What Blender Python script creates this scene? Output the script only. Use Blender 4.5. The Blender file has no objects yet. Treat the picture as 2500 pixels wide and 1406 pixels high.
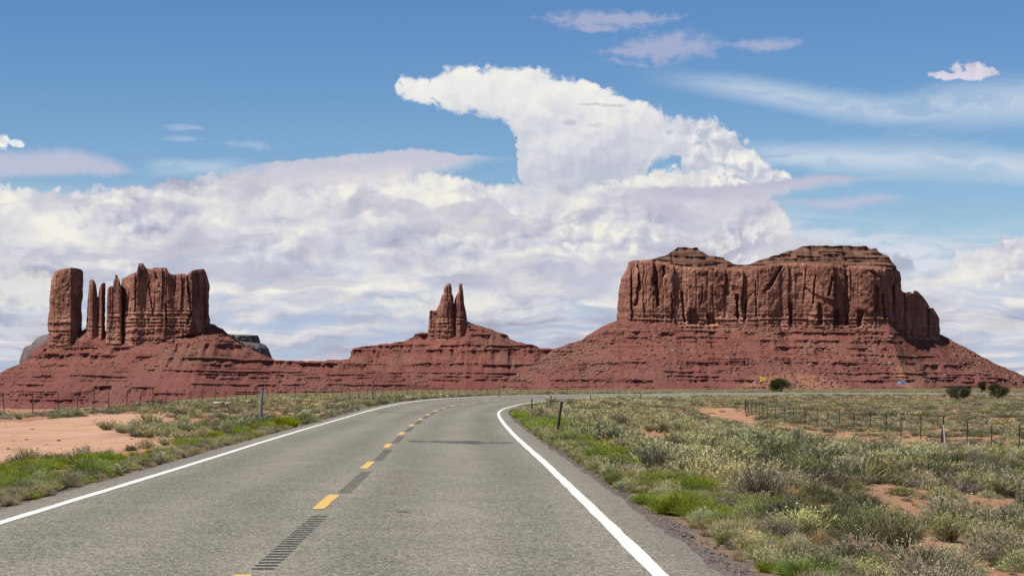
import bpy, math, random
import numpy as np
from math import radians, degrees, atan, cos, sin, pi
from mathutils import Vector

# ------------------------------------------------------------------ camera
scene = bpy.context.scene
COL = scene.collection
F, H, HZ, CX = 5100.0, 1.67, 932.0, 1250.0      # focal length in photo pixels, eye height, horizon row, centre column
cam_d = bpy.data.cameras.new('camera'); cam = bpy.data.objects.new('camera', cam_d); COL.objects.link(cam)
cam.location = (0, 0, H); cam.rotation_euler = (radians(90), 0, 0)
cam_d.sensor_width = 36.0; cam_d.lens = F / 2500.0 * 36.0
cam_d.shift_y = (HZ - 703.0) / 2500.0
cam_d.clip_start = 0.5; cam_d.clip_end = 80000
scene.camera = cam
EXPO = 0.6
vs = scene.view_settings
vs.view_transform = 'Standard'; vs.look = 'None'; vs.exposure = EXPO; vs.gamma = 1.0; vs.use_curve_mapping = False
scene.render.engine = 'CYCLES'
scene.cycles.use_denoising = True
scene.cycles.max_bounces = 6; scene.cycles.diffuse_bounces = 2; scene.cycles.transmission_bounces = 3
scene.cycles.transparent_max_bounces = 8

# ------------------------------------------------------------------ node helpers
class T:
    """builds nodes in one tree; sockets are wrapped so that arithmetic reads as arithmetic"""
    def __init__(s, tree): s.t = tree
    def node(s, typ, **kw):
        n = s.t.nodes.new(typ)
        for k, v in kw.items(): setattr(n, k, v)
        return n
    def put(s, sock, v):
        if isinstance(v, S): s.t.links.new(v.k, sock)
        elif v is not None:
            if sock.type in ('RGBA',) and isinstance(v, (tuple, list)) and len(v) == 3: v = (*v, 1.0)
            sock.default_value = v
    def math(s, op, a, b=None, c=None, clamp=False):
        n = s.node('ShaderNodeMath', operation=op, use_clamp=clamp)
        for i, v in enumerate((a, b, c)):
            if v is not None: s.put(n.inputs[i], v)
        return S(s, n.outputs[0])
    def vmath(s, op, a, b=None, scale=None):
        n = s.node('ShaderNodeVectorMath', operation=op)
        s.put(n.inputs[0], a)
        if b is not None: s.put(n.inputs[1], b)
        if scale is not None: s.put(n.inputs[3], scale)
        return S(s, n.outputs[0])
    def xyz(s, x, y, z):
        n = s.node('ShaderNodeCombineXYZ')
        for i, v in enumerate((x, y, z)): s.put(n.inputs[i], v)
        return S(s, n.outputs[0])
    def sep(s, v):
        n = s.node('ShaderNodeSeparateXYZ'); s.put(n.inputs[0], v)
        return [S(s, o) for o in n.outputs]
    def noise(s, v, scale=1.0, detail=4.0, rough=0.5, dist=0.0, col=False, lac=2.0, dim='3D'):
        n = s.node('ShaderNodeTexNoise', noise_dimensions=dim); s.put(n.inputs['Vector'], v); s.put(n.inputs['Scale'], scale)
        n.inputs['Detail'].default_value = detail; n.inputs['Roughness'].default_value = rough
        n.inputs['Distortion'].default_value = dist; n.inputs['Lacunarity'].default_value = lac
        return S(s, n.outputs['Color' if col else 'Fac'])
    def voro(s, v, scale=1.0, detail=0.0, rough=0.5, feature='F1', out='Distance', rand=1.0, smooth=0.5, dim='3D'):
        n = s.node('ShaderNodeTexVoronoi', feature=feature, voronoi_dimensions=dim); s.put(n.inputs['Vector'], v); s.put(n.inputs['Scale'], scale)
        n.inputs['Detail'].default_value = detail; n.inputs['Roughness'].default_value = rough; n.inputs['Randomness'].default_value = rand
        if feature == 'SMOOTH_F1': n.inputs['Smoothness'].default_value = smooth
        return S(s, n.outputs[out])
    def step(s, v, a, b, to0=0.0, to1=1.0, kind='SMOOTHSTEP'):
        n = s.node('ShaderNodeMapRange', interpolation_type=kind, clamp=True) if kind == 'LINEAR' else s.node('ShaderNodeMapRange', interpolation_type=kind)
        for i, x in enumerate((v, a, b, to0, to1)): s.put(n.inputs[i], x)
        return S(s, n.outputs[0])
    def mix(s, f, a, b, blend='MIX'):
        n = s.node('ShaderNodeMix', data_type='RGBA', blend_type=blend, clamp_factor=True)
        s.put(n.inputs[0], f); s.put(n.inputs[6], a); s.put(n.inputs[7], b)
        return S(s, n.outputs[2])
    def ramp(s, f, stops, interp='LINEAR'):
        n = s.node('ShaderNodeValToRGB'); s.put(n.inputs[0], f); r = n.color_ramp; r.interpolation = interp
        while len(r.elements) < len(stops): r.elements.new(0.5)
        for e, (p, c) in zip(r.elements, stops):
            e.position = p; e.color = (*c, 1) if len(c) == 3 else c
        return S(s, n.outputs[0])
    def curve(s, x, pts, auto=True):
        n = s.node('ShaderNodeFloatCurve'); cm = n.mapping; c = cm.curves[0]
        cm.use_clip = False; cm.extend = 'HORIZONTAL'
        while len(c.points) < len(pts): c.points.new(0.5, 0.5)
        for p, (a, b) in zip(c.points, pts):
            p.location = (a, b); p.handle_type = 'AUTO_CLAMPED' if auto else 'VECTOR'
        cm.update(); s.put(n.inputs['Value'], x)
        return S(s, n.outputs[0])

class S:
    def __init__(s, b, k): s.b = b; s.k = k
    def __add__(s, o): return s.b.math('ADD', s, o)
    __radd__ = __add__
    def __sub__(s, o): return s.b.math('SUBTRACT', s, o)
    def __rsub__(s, o): return s.b.math('SUBTRACT', o, s)
    def __mul__(s, o): return s.b.math('MULTIPLY', s, o)
    __rmul__ = __mul__
    def __truediv__(s, o): return s.b.math('DIVIDE', s, o)
    def abs(s): return s.b.math('ABSOLUTE', s)
    def clamp(s): return s.b.math('ADD', s, 0.0, clamp=True)
    def pow(s, e): return s.b.math('POWER', s, e)
    def max(s, o): return s.b.math('MAXIMUM', s, o)
    def min(s, o): return s.b.math('MINIMUM', s, o)

# ------------------------------------------------------------------ sun and sky
SUN_EL = radians(59.0)
SUN_AZ = radians(-120.0)        # bearing of the sun measured from the view axis (+Y) towards +X: from the left, a little behind
sun_dir = Vector((sin(SUN_AZ) * cos(SUN_EL), cos(SUN_AZ) * cos(SUN_EL), sin(SUN_EL)))
sd = bpy.data.lights.new('sun', 'SUN'); sd.energy = 4.7; sd.angle = radians(0.53); sd.color = (1.0, 0.955, 0.87)
so = bpy.data.objects.new('sun', sd); COL.objects.link(so); so.rotation_euler = sun_dir.to_track_quat('Z', 'Y').to_euler()

world = bpy.data.worlds.new('World'); scene.world = world; world.use_nodes = True
world.cycles.sampling_method = 'NONE'
wt = world.node_tree; wt.nodes.clear(); W = T(wt)
sky = W.node('ShaderNodeTexSky', sky_type='NISHITA'); sky.sun_disc = False
sky.sun_elevation = SUN_EL; sky.sun_rotation = SUN_AZ % (2 * pi)
sky.altitude = 1500; sky.air_density = 1.0; sky.dust_density = 0.6; sky.ozone_density = 2.0
STRENGTH = 0.1

def dirdeg(px, py):
    a = atan((px - CX) / F); e = atan((HZ - py) / F * cos(a)); return degrees(a), degrees(e)

def build_sky():
    n3 = W.noise
    def n2(*a, **k): return n3(*a, dim='2D', **k)
    gen = S(W, W.node('ShaderNodeTexCoord').outputs['Generated'])
    dx, dy, dz = W.sep(gen)
    A = W.math('ARCTAN2', dx, dy) * 57.29578
    E = W.math('ARCSINE', dz) * 57.29578
    AX = (A + 16.0) / 32.0
    P = W.xyz(A, E, 0.0)
    VP = W.math('LOGARITHM', E.max(0.0) / 1.5 + 1.0, 2.718282) * 4.6
    PL = W.xyz(A, VP, 0.0)
    def crv(pts, ax=AX, auto=True):
        q = []
        for px, py in pts:
            a, e = dirdeg(px, py); q.append(((a + 16.0) / 32.0, e / 12.0))
        return W.curve(ax, q, auto) * 12.0
    def sv(v, sx, sy, off=(0, 0, 0)):
        n = W.node('ShaderNodeVectorMath', operation='MULTIPLY_ADD'); W.put(n.inputs[0], v); n.inputs[1].default_value = (sx, sy, 1.0); n.inputs[2].default_value = off; return S(W, n.outputs[0])
    # shared noises
    warp = n2(sv(P, 0.55, 0.9, (3, 7, 1)), 1.0, 3.0, 0.5, col=True)
    wv = W.vmath('SUBTRACT', warp, (0.5, 0.5, 0.5))
    fine = n2(P, 2.6, 4.0, 0.6)                                   # 0.4 degree lumps and smaller
    def puffs(v, sc, d=3.0): return W.voro(v, sc, d, 0.48, feature='F1', dim='2D')
    pw = W.vmath('ADD', P, W.vmath('SCALE', W.vmath('SUBTRACT', n2(P, 1.6, 4.0, 0.55, col=True), (0.5, 0.5, 0.5)), scale=0.5))
    puff_a = puffs(sv(pw, 1.0, 1.15), 1.9)
    puff_b = puffs(W.vmath('ADD', sv(pw, 1.0, 1.15), (-0.16, 0.22, 0)), 1.9)   # the same billows, sampled a little towards the light
    relief = (puff_b - puff_a)                                          # > 0 on the sunlit flank of a billow
    AXn = AX + (fine - 0.5) * 0.012
    En = E + (fine - 0.5) * 0.36 + (puff_a - 0.42) * 0.30
    Esoft = E + (fine - 0.5) * 0.22
    def between(top, bot, st, sb, e=En, ax=AXn, auto=True):
        t = W.step(crv(top, ax, auto) - e, 0.0, st)
        b = W.step(e - crv(bot, ax, auto), 0.0, sb) if bot else None
        return t * b if bot else t
    def window(x0, x1, f0, f1):        # azimuth window in photo columns with soft ends
        a0, a1 = dirdeg(x0, 0)[0], dirdeg(x1, 0)[0]
        s0, s1 = f0 / 89.0, f1 / 89.0
        return W.step(A, a0, a0 + s0) * W.step(A, a1 - s1, a1, 1.0, 0.0)
    def blob(px, py, rx, ry):
        a, e = dirdeg(px, py)
        sx, sy = 89.0 / rx, 89.0 / ry
        n = W.node('ShaderNodeVectorMath', operation='MULTIPLY_ADD'); W.put(n.inputs[0], P); n.inputs[1].default_value = (sx, sy, 0); n.inputs[2].default_value = (-a * sx, -e * sy, 0)
        l = W.node('ShaderNodeVectorMath', operation='LENGTH'); wt.links.new(n.outputs[0], l.inputs[0]); return S(W, l.outputs['Value'])

    def nearest_blob(lst):
        m = None
        for b in lst:
            k = blob(*b); m = k if m is None else m.min(k)
        return m
    def patchy(lst, nz, lo, hi): return W.step(nearest_blob(lst) + nz, lo, hi, 1.0, 0.0)
    c = W.vmath('SCALE', S(W, sky.outputs[0]), scale=STRENGTH)
    hs = W.node('ShaderNodeHueSaturation'); W.put(hs.inputs['Color'], c); hs.inputs['Saturation'].default_value = SKY_SAT; hs.inputs['Value'].default_value = SKY_VAL; hs.inputs['Hue'].default_value = 0.507
    c = S(W, hs.outputs[0])

    # --- thin high cloud: fibrous bands on the right, faint veils elsewhere
    fib = n2(sv(W.vmath('ADD', P, W.vmath('SCALE', wv, scale=1.6)), 0.22, 1.5), 1.4, 4.5, 0.58)
    def veil(cen, thk, x0, x1, f0, f1, alpha):
        d = (E - crv(cen)).abs() / (crv(thk))
        return (1.0 - W.step(d + (fib - 0.5) * 0.9, 0.15, 1.05)) * window(x0, x1, f0, f1) * W.step(fib, 0.25, 0.7, 0.45, 1.0) * alpha
    K = lambda v: HZ - v            # a thickness in photo pixels written as a row
    v1 = veil([(1500, 180), (1750, 208), (1900, 232), (2050, 258), (2200, 272), (2350, 255), (2500, 250)],
              [(1500, K(30)), (1750, K(42)), (2000, K(48)), (2200, K(52)), (2350, K(75)), (2500, K(80))], 1520, 3400, 380, 300, 0.74)
    v2 = veil([(1700, 365), (1900, 380), (2100, 388), (2300, 395), (2500, 408)],
              [(1700, K(25)), (1950, K(46)), (2200, K(56)), (2500, K(62))], 1720, 3600, 220, 300, 0.80)
    v3 = veil([(300, 415), (450, 408), (600, 412)], [(300, K(30)), (600, K(30))], 330, 640, 70, 90, 0.5)
    for v, colr in ((v1, (0.60, 0.69, 0.79)), (v2, (0.62, 0.70, 0.79)), (v3, (0.62, 0.72, 0.82))):
        c = W.mix(v, c, colr)
    # hazy white layer low on the right, streaked along the horizon
    low = n2(sv(W.vmath('ADD', P, W.vmath('SCALE', wv, scale=0.6)), 0.30, 1.6, (11, 3, 0)), 1.5, 4.5, 0.6)
    hz = W.step(crv([(0, 470), (1700, 500), (1900, 520), (2050, 545), (2200, 560), (2350, 575), (2500, 560)]) - E, -0.5, 0.7)
    c = W.mix((hz * W.step(low, 0.28, 0.55, 0.30, 1.0)), c, W.mix(W.step(low, 0.35, 0.65), (0.49, 0.58, 0.74), (0.68, 0.72, 0.79)))
    # pinkish wisps high up
    def wisp(c, lst, colr, alpha): return W.mix(patchy(lst, nz_w, 0.2, 1.1) * alpha, c, colr)
    nz_w = fib * 2.2 + fine * 0.9 - 1.55
    c = wisp(c, [(1500, 48, 170, 22), (1610, 122, 140, 42), (1460, 70, 90, 14), (1880, 112, 95, 18)], (0.42, 0.45, 0.63), 0.8)
    c = wisp(c, [(445, 313, 55, 9), (450, 338, 60, 9), (600, 352, 90, 18)], (0.45, 0.55, 0.75), 0.55)
    # small puffs
    nz_p = puff_a * 0.55 + fine * 0.8 - 0.63
    def puffcloud(c, lst, base, alpha=1.0): return W.mix(patchy(lst, nz_p, 0.75, 1.08) * alpha, c, W.mix((relief * 1.4 + 0.55), base, tuple(min(0.92, b * 1.2) for b in base)))
    c = puffcloud(c, [(2350, 184, 98, 15), (2335, 170, 30, 20), (2375, 168, 32, 22), (2412, 178, 42, 15), (2290, 182, 34, 15)], (0.60, 0.57, 0.66), 0.95)
    c = puffcloud(c, [(5, 347, 30, 22), (38, 350, 22, 16)], (0.74, 0.76, 0.78))

    # --- the anvil-headed storm cloud
    top = [(940, 215), (968, 188), (985, 172), (1010, 167), (1040, 178), (1085, 158), (1115, 142), (1150, 137), (1170, 160), (1205, 150), (1245, 142), (1300, 152), (1350, 163), (1385, 173),
           (1425, 172), (1450, 190), (1510, 213), (1570, 232), (1610, 255), (1650, 272), (1700, 278), (1735, 270), (1775, 298), (1820, 332), (1845, 345), (1862, 378), (1905, 398), (1932, 418), (1950, 450)]
    bot = [(940, 196), (972, 214), (1000, 228), (1060, 246), (1130, 262), (1195, 270), (1240, 285), (1262, 310), (1270, 345), (1274, 372), (1236, 374), (1240, 470)]
    bot = [(900, 120), (955, 170), (968, 218), (1000, 238), (1060, 258), (1130, 274), (1195, 284), (1238, 304), (1260, 338), (1266, 470), (1545, 470), (1565, 430), (1595, 398), (1640, 376), (1660, 378), (1667, 404), (1672, 470), (1932, 470), (1940, 380), (2200, 380)]
    Ecb = E + (fine - 0.5) * 0.20 + (puff_a - 0.42) * 0.26
    ca = between(top, bot, 0.20, 0.24, e=Ecb, auto=False)
    body = n2(sv(pw, 0.55, 0.8, (2, 9, 4)), 1.0, 4.5, 0.5)
    a16, _ = dirdeg(1690, 0)
    crisp = W.step(A, a16 - 0.9, a16 + 0.5, 0.35, 1.0)              # the right tower is crisp and knobbly, the anvil soft
    up = W.step(E, dirdeg(1500, 420)[1], dirdeg(1500, 190)[1])
    lum = (body - 0.5) * 0.85 + relief * (crisp * 1.0 - 0.15) + 0.46 + (up - 0.5) * 0.50
    cc = W.ramp(lum, [(0.0, (0.52, 0.55, 0.65)), (0.33, (0.66, 0.68, 0.74)), (0.60, (0.79, 0.79, 0.79)), (1.0, (0.92, 0.90, 0.84))])
    c = W.mix(ca, c, cc)
    # dark shreds in front of it
    def shred(c, lst, colr, alpha): return W.mix(patchy(lst, fine * 2.4 - 1.2, 0.1, 1.0) * alpha, c, colr)
    c = shred(c, [(1440, 255, 45, 5), (1495, 258, 35, 5), (1390, 300, 26, 8), (1450, 306, 24, 10), (1633, 323, 12, 6)], (0.52, 0.52, 0.60), 0.8)

    # --- the broad bank of cumulus under it, down to the horizon
    btop = [(-400, 430), (0, 440), (90, 446), (180, 455), (260, 438), (350, 432), (420, 420), (520, 412), (600, 403), (700, 392), (800, 392), (1000, 398), (1140, 425), (1225, 428), (1330, 436), (1450, 438),
            (1540, 424), (1580, 405), (1610, 398), (1650, 402), (1690, 398), (1730, 412), (1800, 420), (1840, 440), (1890, 470), (1915, 510), (1950, 560), (2060, 590), (2200, 610), (2300, 640), (2340, 600), (2390, 590), (2440, 572), (2500, 560), (2900, 540)]
    ba = between(btop, None, 0.20, 0.2, auto=False)
    pb = W.vmath('ADD', PL, W.vmath('SCALE', wv, scale=0.9))
    big = n2(sv(pb, 0.36, 0.80, (5, 1, 8)), 1.0, 5.5, 0.54)
    big2 = n2(sv(pb, 0.36, 0.80, (4.89, 1.27, 8)), 1.0, 5.5, 0.54)
    flat = n2(sv(pb, 0.34, 1.30, (8, 2, 5)), 1.2, 5.0, 0.5)
    flat2 = n2(sv(pb, 0.34, 1.30, (7.96, 2.30, 5)), 1.2, 5.0, 0.5)
    hgt = W.step(E, 0.6, 5.2)
    patch = W.step(n2(sv(P, 0.35, 0.6, (1, 5, 2)), 1.0, 3.0, 0.5), 0.42, 0.62)      # where the billows stand out, and where the cloud is smooth
    lumb = 0.52 + (big - 0.5) * 1.40 + (big - big2) * 0.95 + relief * W.step(E, 2.2, 4.8, 0.05, 0.46) * (patch * 0.75 + 0.25) + (flat - flat2) * W.step(E, 2.0, 4.5, 0.75, 0.15) + (hgt - 0.5) * 0.22
    bc = W.ramp(lumb, [(0.0, (0.36, 0.38, 0.49)), (0.28, (0.49, 0.50, 0.60)), (0.52, (0.63, 0.63, 0.69)), (0.74, (0.75, 0.74, 0.75)), (1.0, (0.90, 0.87, 0.79))])
    # blue air showing between the flat rows low down
    gap = W.step(flat, 0.34, 0.62) ; gapm = (1.0 - gap) * W.step(E, 1.2, 4.2, 0.85, 0.10)
    gapc = W.ramp(W.step(E, 0.0, 5.0), [(0.0, (0.46, 0.55, 0.70)), (1.0, (0.40, 0.53, 0.74))])
    bc = W.mix(gapm, bc, gapc)
    lay_ = n2(sv(pb, 0.18, 1.35, (2, 6, 1)), 1.0, 4.0, 0.5)
    bc = W.mix((1.0 - W.step(lay_, 0.36, 0.47)) * W.step(E, 0.5, 2.5, 0.25, 0.55), bc, (0.50, 0.50, 0.60))
    bc = W.mix(W.step(lay_, 0.56, 0.66) * W.step(E, 0.5, 3.0, 0.5, 0.2), bc, (0.82, 0.80, 0.76))
    c = W.mix(ba, c, bc)
    # a bright dome of cloud over the right mesa's shoulder and the sunlit patches by the spires
    nz_d = puff_a * 1.4 + fine * 1.5 - 1.34; nz_f = flat * 2.5 + fine * 1.2 - 1.85; lit = relief * 1.3 + 0.5
    c = W.mix(patchy([(1490, 590, 150, 42)], nz_d, 0.5, 1.1) * 0.8, c, W.mix(lit, (0.72, 0.71, 0.70), (0.90, 0.87, 0.76)))
    c = W.mix(patchy([(1150, 745, 200, 40), (60, 690, 120, 80)], nz_f, 0.25, 1.1) * 0.7, c, (0.84, 0.82, 0.75))
    c = W.mix(patchy([(1800, 590, 110, 70), (2470, 640, 130, 75)], nz_d, 0.45, 1.1) * 0.68, c, W.mix(lit, (0.62, 0.62, 0.71), (0.86, 0.84, 0.80)))
    c = W.mix(patchy([(950, 525, 150, 48), (1560, 650, 250, 30), (1220, 688, 280, 20), (330, 505, 190, 24), (1720, 520, 150, 30)], nz_f, 0.15, 1.1) * 0.5, c, (0.53, 0.52, 0.63))
    # --- smooth lens-shaped sheets lying across the bank
    def sheet(c, top, bot, st, sb, lo, hi, alpha, x0, x1, f0, f1):
        t = crv(top); b = crv(bot)
        m = W.step(t - Esoft, 0.0, st) * W.step(Esoft - b, 0.0, sb) * window(x0, x1, f0, f1) * alpha
        g = W.step((E - b) / (t - b + 0.02) + (fib - 0.5) * 0.9, 0.1, 0.9)
        return W.mix(m, c, W.mix(g, lo, hi))
    c = sheet(c, [(-200, 360), (60, 356), (160, 352), (260, 372), (330, 405), (380, 432)], [(-200, 450), (90, 440), (200, 438), (380, 436)], 0.35, 0.25, (0.55, 0.56, 0.68), (0.56, 0.56, 0.70), 0.8, -1500, 390, 300, 120)
    c = sheet(c, [(520, 410), (700, 390), (850, 374), (960, 364), (1020, 361), (1090, 370), (1200, 379), (1300, 381), (1425, 386)],
              [(520, 470), (700, 475), (900, 470), (1050, 445), (1130, 425), (1200, 405), (1300, 397), (1425, 390)], 0.10, 0.55, (0.72, 0.68, 0.71), (0.58, 0.58, 0.68), 0.95, 480, 1430, 220, 90)
    c = sheet(c, [(1450, 462), (1600, 453), (1750, 448), (1930, 432), (2030, 421), (2100, 428), (2250, 419), (2335, 428)],
              [(1450, 482), (1600, 510), (1800, 520), (1930, 482), (2050, 464), (2150, 447), (2335, 433)], 0.12, 0.40, (0.62, 0.60, 0.69), (0.50, 0.50, 0.63), 0.95, 1440, 2340, 200, 160)
    c = sheet(c, [(1500, 500), (1900, 478), (2050, 474), (2150, 462), (2210, 474), (2290, 494)],
              [(1500, 545), (1900, 512), (2060, 526), (2150, 506), (2290, 500)], 0.3, 0.3, (0.52, 0.53, 0.69), (0.57, 0.55, 0.68), 0.75, 1500, 2300, 300, 140)
    # --- outside the picture the same broken cloud goes on overhead and behind
    over = n3(sv(gen, 1.0, 1.0, (4, 4, 4)), 3.2, 4.0, 0.56)
    oa = W.step(over, 0.54, 0.66) * W.step(E, 13.0, 20.0) * 0.9
    c = W.mix(oa, c, (0.78, 0.78, 0.79))

    bg = W.node('ShaderNodeBackground'); W.put(bg.inputs['Color'], W.vmath('SCALE', c, scale=2.0 ** -EXPO / STRENGTH)); bg.inputs['Strength'].default_value = STRENGTH
    out = W.node('ShaderNodeOutputWorld'); wt.links.new(bg.outputs[0], out.inputs[0])
SKY_SAT, SKY_VAL = 1.32, 0.99
build_sky()

# ------------------------------------------------------------------ numpy helpers
RNG = np.random.default_rng(7)
def _h(ix, iy, iz, seed):
    with np.errstate(over='ignore'):
        n = (ix.astype(np.int64) * 374761393 + iy.astype(np.int64) * 668265263 + iz.astype(np.int64) * 2147483647 + seed * 974634533).astype(np.uint32)
        n = (n ^ (n >> np.uint32(13))) * np.uint32(1274126177)
        n = (n ^ (n >> np.uint32(16))) * np.uint32(2246822519)
        n = n ^ (n >> np.uint32(15))
    return n.astype(np.float64) / 4294967295.0
def vnoise(x, y, seed=0):
    x = np.asarray(x, float); y = np.asarray(y, float)
    if x.shape != y.shape: x, y = np.broadcast_arrays(x, y)
    fx, fy = np.floor(x), np.floor(y)
    with np.errstate(over='ignore'):
        ix = fx.astype(np.int64).astype(np.uint32) * np.uint32(374761393) + np.uint32((seed * 974634533) & 0xffffffff); iy = fy.astype(np.int64).astype(np.uint32) * np.uint32(668265263)
        u = (x - fx).astype(np.float32); v = (y - fy).astype(np.float32)
        u = u * u * (3 - 2 * u); v = v * v * (3 - 2 * v)
        def hh(a, c):
            n = (ix + np.uint32(374761393) if a else ix) + (iy + np.uint32(668265263) if c else iy)
            n = (n ^ (n >> np.uint32(13))) * np.uint32(1274126177); n = (n ^ (n >> np.uint32(16))) * np.uint32(2246822519)
            return (n ^ (n >> np.uint32(15))).astype(np.float32) * np.float32(1 / 4294967295.0)
        p = hh(0, 0); p = p + u * (hh(1, 0) - p); q = hh(0, 1); q = q + u * (hh(1, 1) - q)
    return (p + v * (q - p)) * 2.0 - 1.0
def lnoise(x, y, seed=0):                        # linear interpolation: facets with sharp creases
    x = np.asarray(x, float); y = np.asarray(y, float); fx, fy = np.floor(x), np.floor(y); u, v = x - fx, y - fy
    ix, iy = fx.astype(np.int64), fy.astype(np.int64); o = np.zeros_like(ix)
    h = lambda a, c: _h(ix + a, iy + c, o, seed)
    return ((h(0, 0) * (1 - u) + h(1, 0) * u) * (1 - v) + (h(0, 1) * (1 - u) + h(1, 1) * u) * v) * 2 - 1
def fbm(x, y, oct=4, seed=0, gain=0.5):
    r, amp, f = 0, 1.0, 1.0
    for o in range(oct):
        r = r + amp * vnoise(np.asarray(x) * f, np.asarray(y) * f, seed + o * 17)
        amp *= gain; f *= 2.03
    return r
def sstep(x, a, b):
    t = np.clip((np.asarray(x, float) - a) / (b - a), 0, 1); return t * t * (3 - 2 * t)
def pl(pts):                                     # polyline as a function
    p = np.array(sorted(pts), float); return lambda x: np.interp(x, p[:, 0], p[:, 1])
def wx(px, Y): return (np.asarray(px, float) - CX) / F * Y
def wz(py, Y): return H - (np.asarray(py, float) - HZ) / F * Y

def mesh_obj(name, verts, faces, mat=None, parent=None, smooth=False, attrs=None, loc=None):
    me = bpy.data.meshes.new(name)
    verts = np.asarray(verts, np.float32); 
    if isinstance(faces, np.ndarray):
        n, k = faces.shape
        me.vertices.add(len(verts)); me.vertices.foreach_set('co', verts.ravel())
        me.loops.add(n * k); me.loops.foreach_set('vertex_index', faces.astype(np.int32).ravel())
        me.polygons.add(n); me.polygons.foreach_set('loop_start', np.arange(0, n * k, k, dtype=np.int32))
        try: me.polygons.foreach_set('loop_total', np.full(n, k, np.int32))
        except Exception: pass
        me.update(calc_edges=True); me.validate()
    else:
        me.from_pydata([tuple(v) for v in verts.tolist()], [], faces); me.update()
    if smooth: me.polygons.foreach_set('use_smooth', np.ones(len(me.polygons), bool))
    if attrs:
        for k, a in attrs.items():
            a = np.asarray(a, np.float32)
            if a.ndim == 1:
                at = me.attributes.new(k, 'FLOAT', 'POINT'); at.data.foreach_set('value', a)
            else:
                at = me.attributes.new(k, 'FLOAT_VECTOR', 'POINT'); at.data.foreach_set('vector', a.ravel())
    if mat: me.materials.append(mat)
    o = bpy.data.objects.new(name, me); COL.objects.link(o)
    if parent: o.parent = parent
    if loc is not None: o.location = loc
    return o
def grid_faces(nr, nc, wrap=False):
    i = np.arange(nr - 1)[:, None]; j = np.arange(nc if wrap else nc - 1)[None, :]
    j2 = (j + 1) % nc
    return np.stack([i * nc + j + 0 * i, i * nc + j2, (i + 1) * nc + j2, (i + 1) * nc + j], -1).reshape(-1, 4)
def empty(name, loc=(0, 0, 0)):
    o = bpy.data.objects.new(name, None); COL.objects.link(o); o.location = loc; o.empty_display_size = 0.5; return o
def tag(o, label=None, cat=None, group=None, kind=None):
    for k, v in (('label', label), ('category', cat), ('group', group), ('kind', kind)):
        if v: o[k] = v
    return o
def boxes(lst):
    """list of (centre, half sizes[, yaw]) -> verts, faces of closed boxes"""
    V, Fc = [], []
    for b in lst:
        (cx, cy, cz), (hx, hy, hz) = b[0], b[1]; a = b[2] if len(b) > 2 else 0.0
        n = len(V)
        for sx, sy, sz in ((-1,-1,-1),(1,-1,-1),(1,1,-1),(-1,1,-1),(-1,-1,1),(1,-1,1),(1,1,1),(-1,1,1)):
            x, y = sx * hx, sy * hy
            V.append((cx + x * cos(a) - y * sin(a), cy + x * sin(a) + y * cos(a), cz + sz * hz))
        Fc += [tuple(n + k for k in f) for f in ((3,2,1,0),(4,5,6,7),(0,1,5,4),(1,2,6,5),(2,3,7,6),(3,0,4,7))]
    return V, Fc

# ------------------------------------------------------------------ materials
def new_mat(name):
    m = bpy.data.materials.new(name); m.use_nodes = True; m.node_tree.nodes.clear(); return m, T(m.node_tree)
def finish(m, b, color, rough=0.9, bump=None, bump_d=0.02, spec=0.2, trans=None, metal=0.0, normal_strength=1.0):
    p = b.node('ShaderNodeBsdfPrincipled'); b.put(p.inputs['Base Color'], color); b.put(p.inputs['Roughness'], rough)
    p.inputs['Specular IOR Level'].default_value = spec; p.inputs['Metallic'].default_value = metal
    if bump is not None:
        bn = b.node('ShaderNodeBump'); bn.inputs['Strength'].default_value = normal_strength; bn.inputs['Distance'].default_value = bump_d
        b.put(bn.inputs['Height'], bump); b.t.links.new(bn.outputs[0], p.inputs['Normal'])
    out = b.node('ShaderNodeOutputMaterial')
    if trans is not None:
        tr = b.node('ShaderNodeBsdfTranslucent'); b.put(tr.inputs['Color'], color)
        mx = b.node('ShaderNodeMixShader'); mx.inputs[0].default_value = trans
        b.t.links.new(p.outputs[0], mx.inputs[1]); b.t.links.new(tr.outputs[0], mx.inputs[2]); b.t.links.new(mx.outputs[0], out.inputs[0])
    else: b.t.links.new(p.outputs[0], out.inputs[0])
    return m
def pos(b): return S(b, b.node('ShaderNodeNewGeometry').outputs['Position'])
def attr(b, n, vec=False): return S(b, b.node('ShaderNodeAttribute', attribute_name=n).outputs['Vector' if vec else 'Fac'])
def scl(b, v, s): return b.vmath('MULTIPLY', v, s)
def plain(name, col, rough=0.7, metal=0.0, spec=0.3, var=0.12, sc=8.0):
    m, b = new_mat(name)
    n = b.noise(S(b, b.node('ShaderNodeTexCoord').outputs['Object']), sc, 4.0, 0.6)
    c = b.mix(n, tuple(x * (1 - var) for x in col), tuple(min(1, x * (1 + var)) for x in col))
    return finish(m, b, c, rough, metal=metal, spec=spec)

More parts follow.
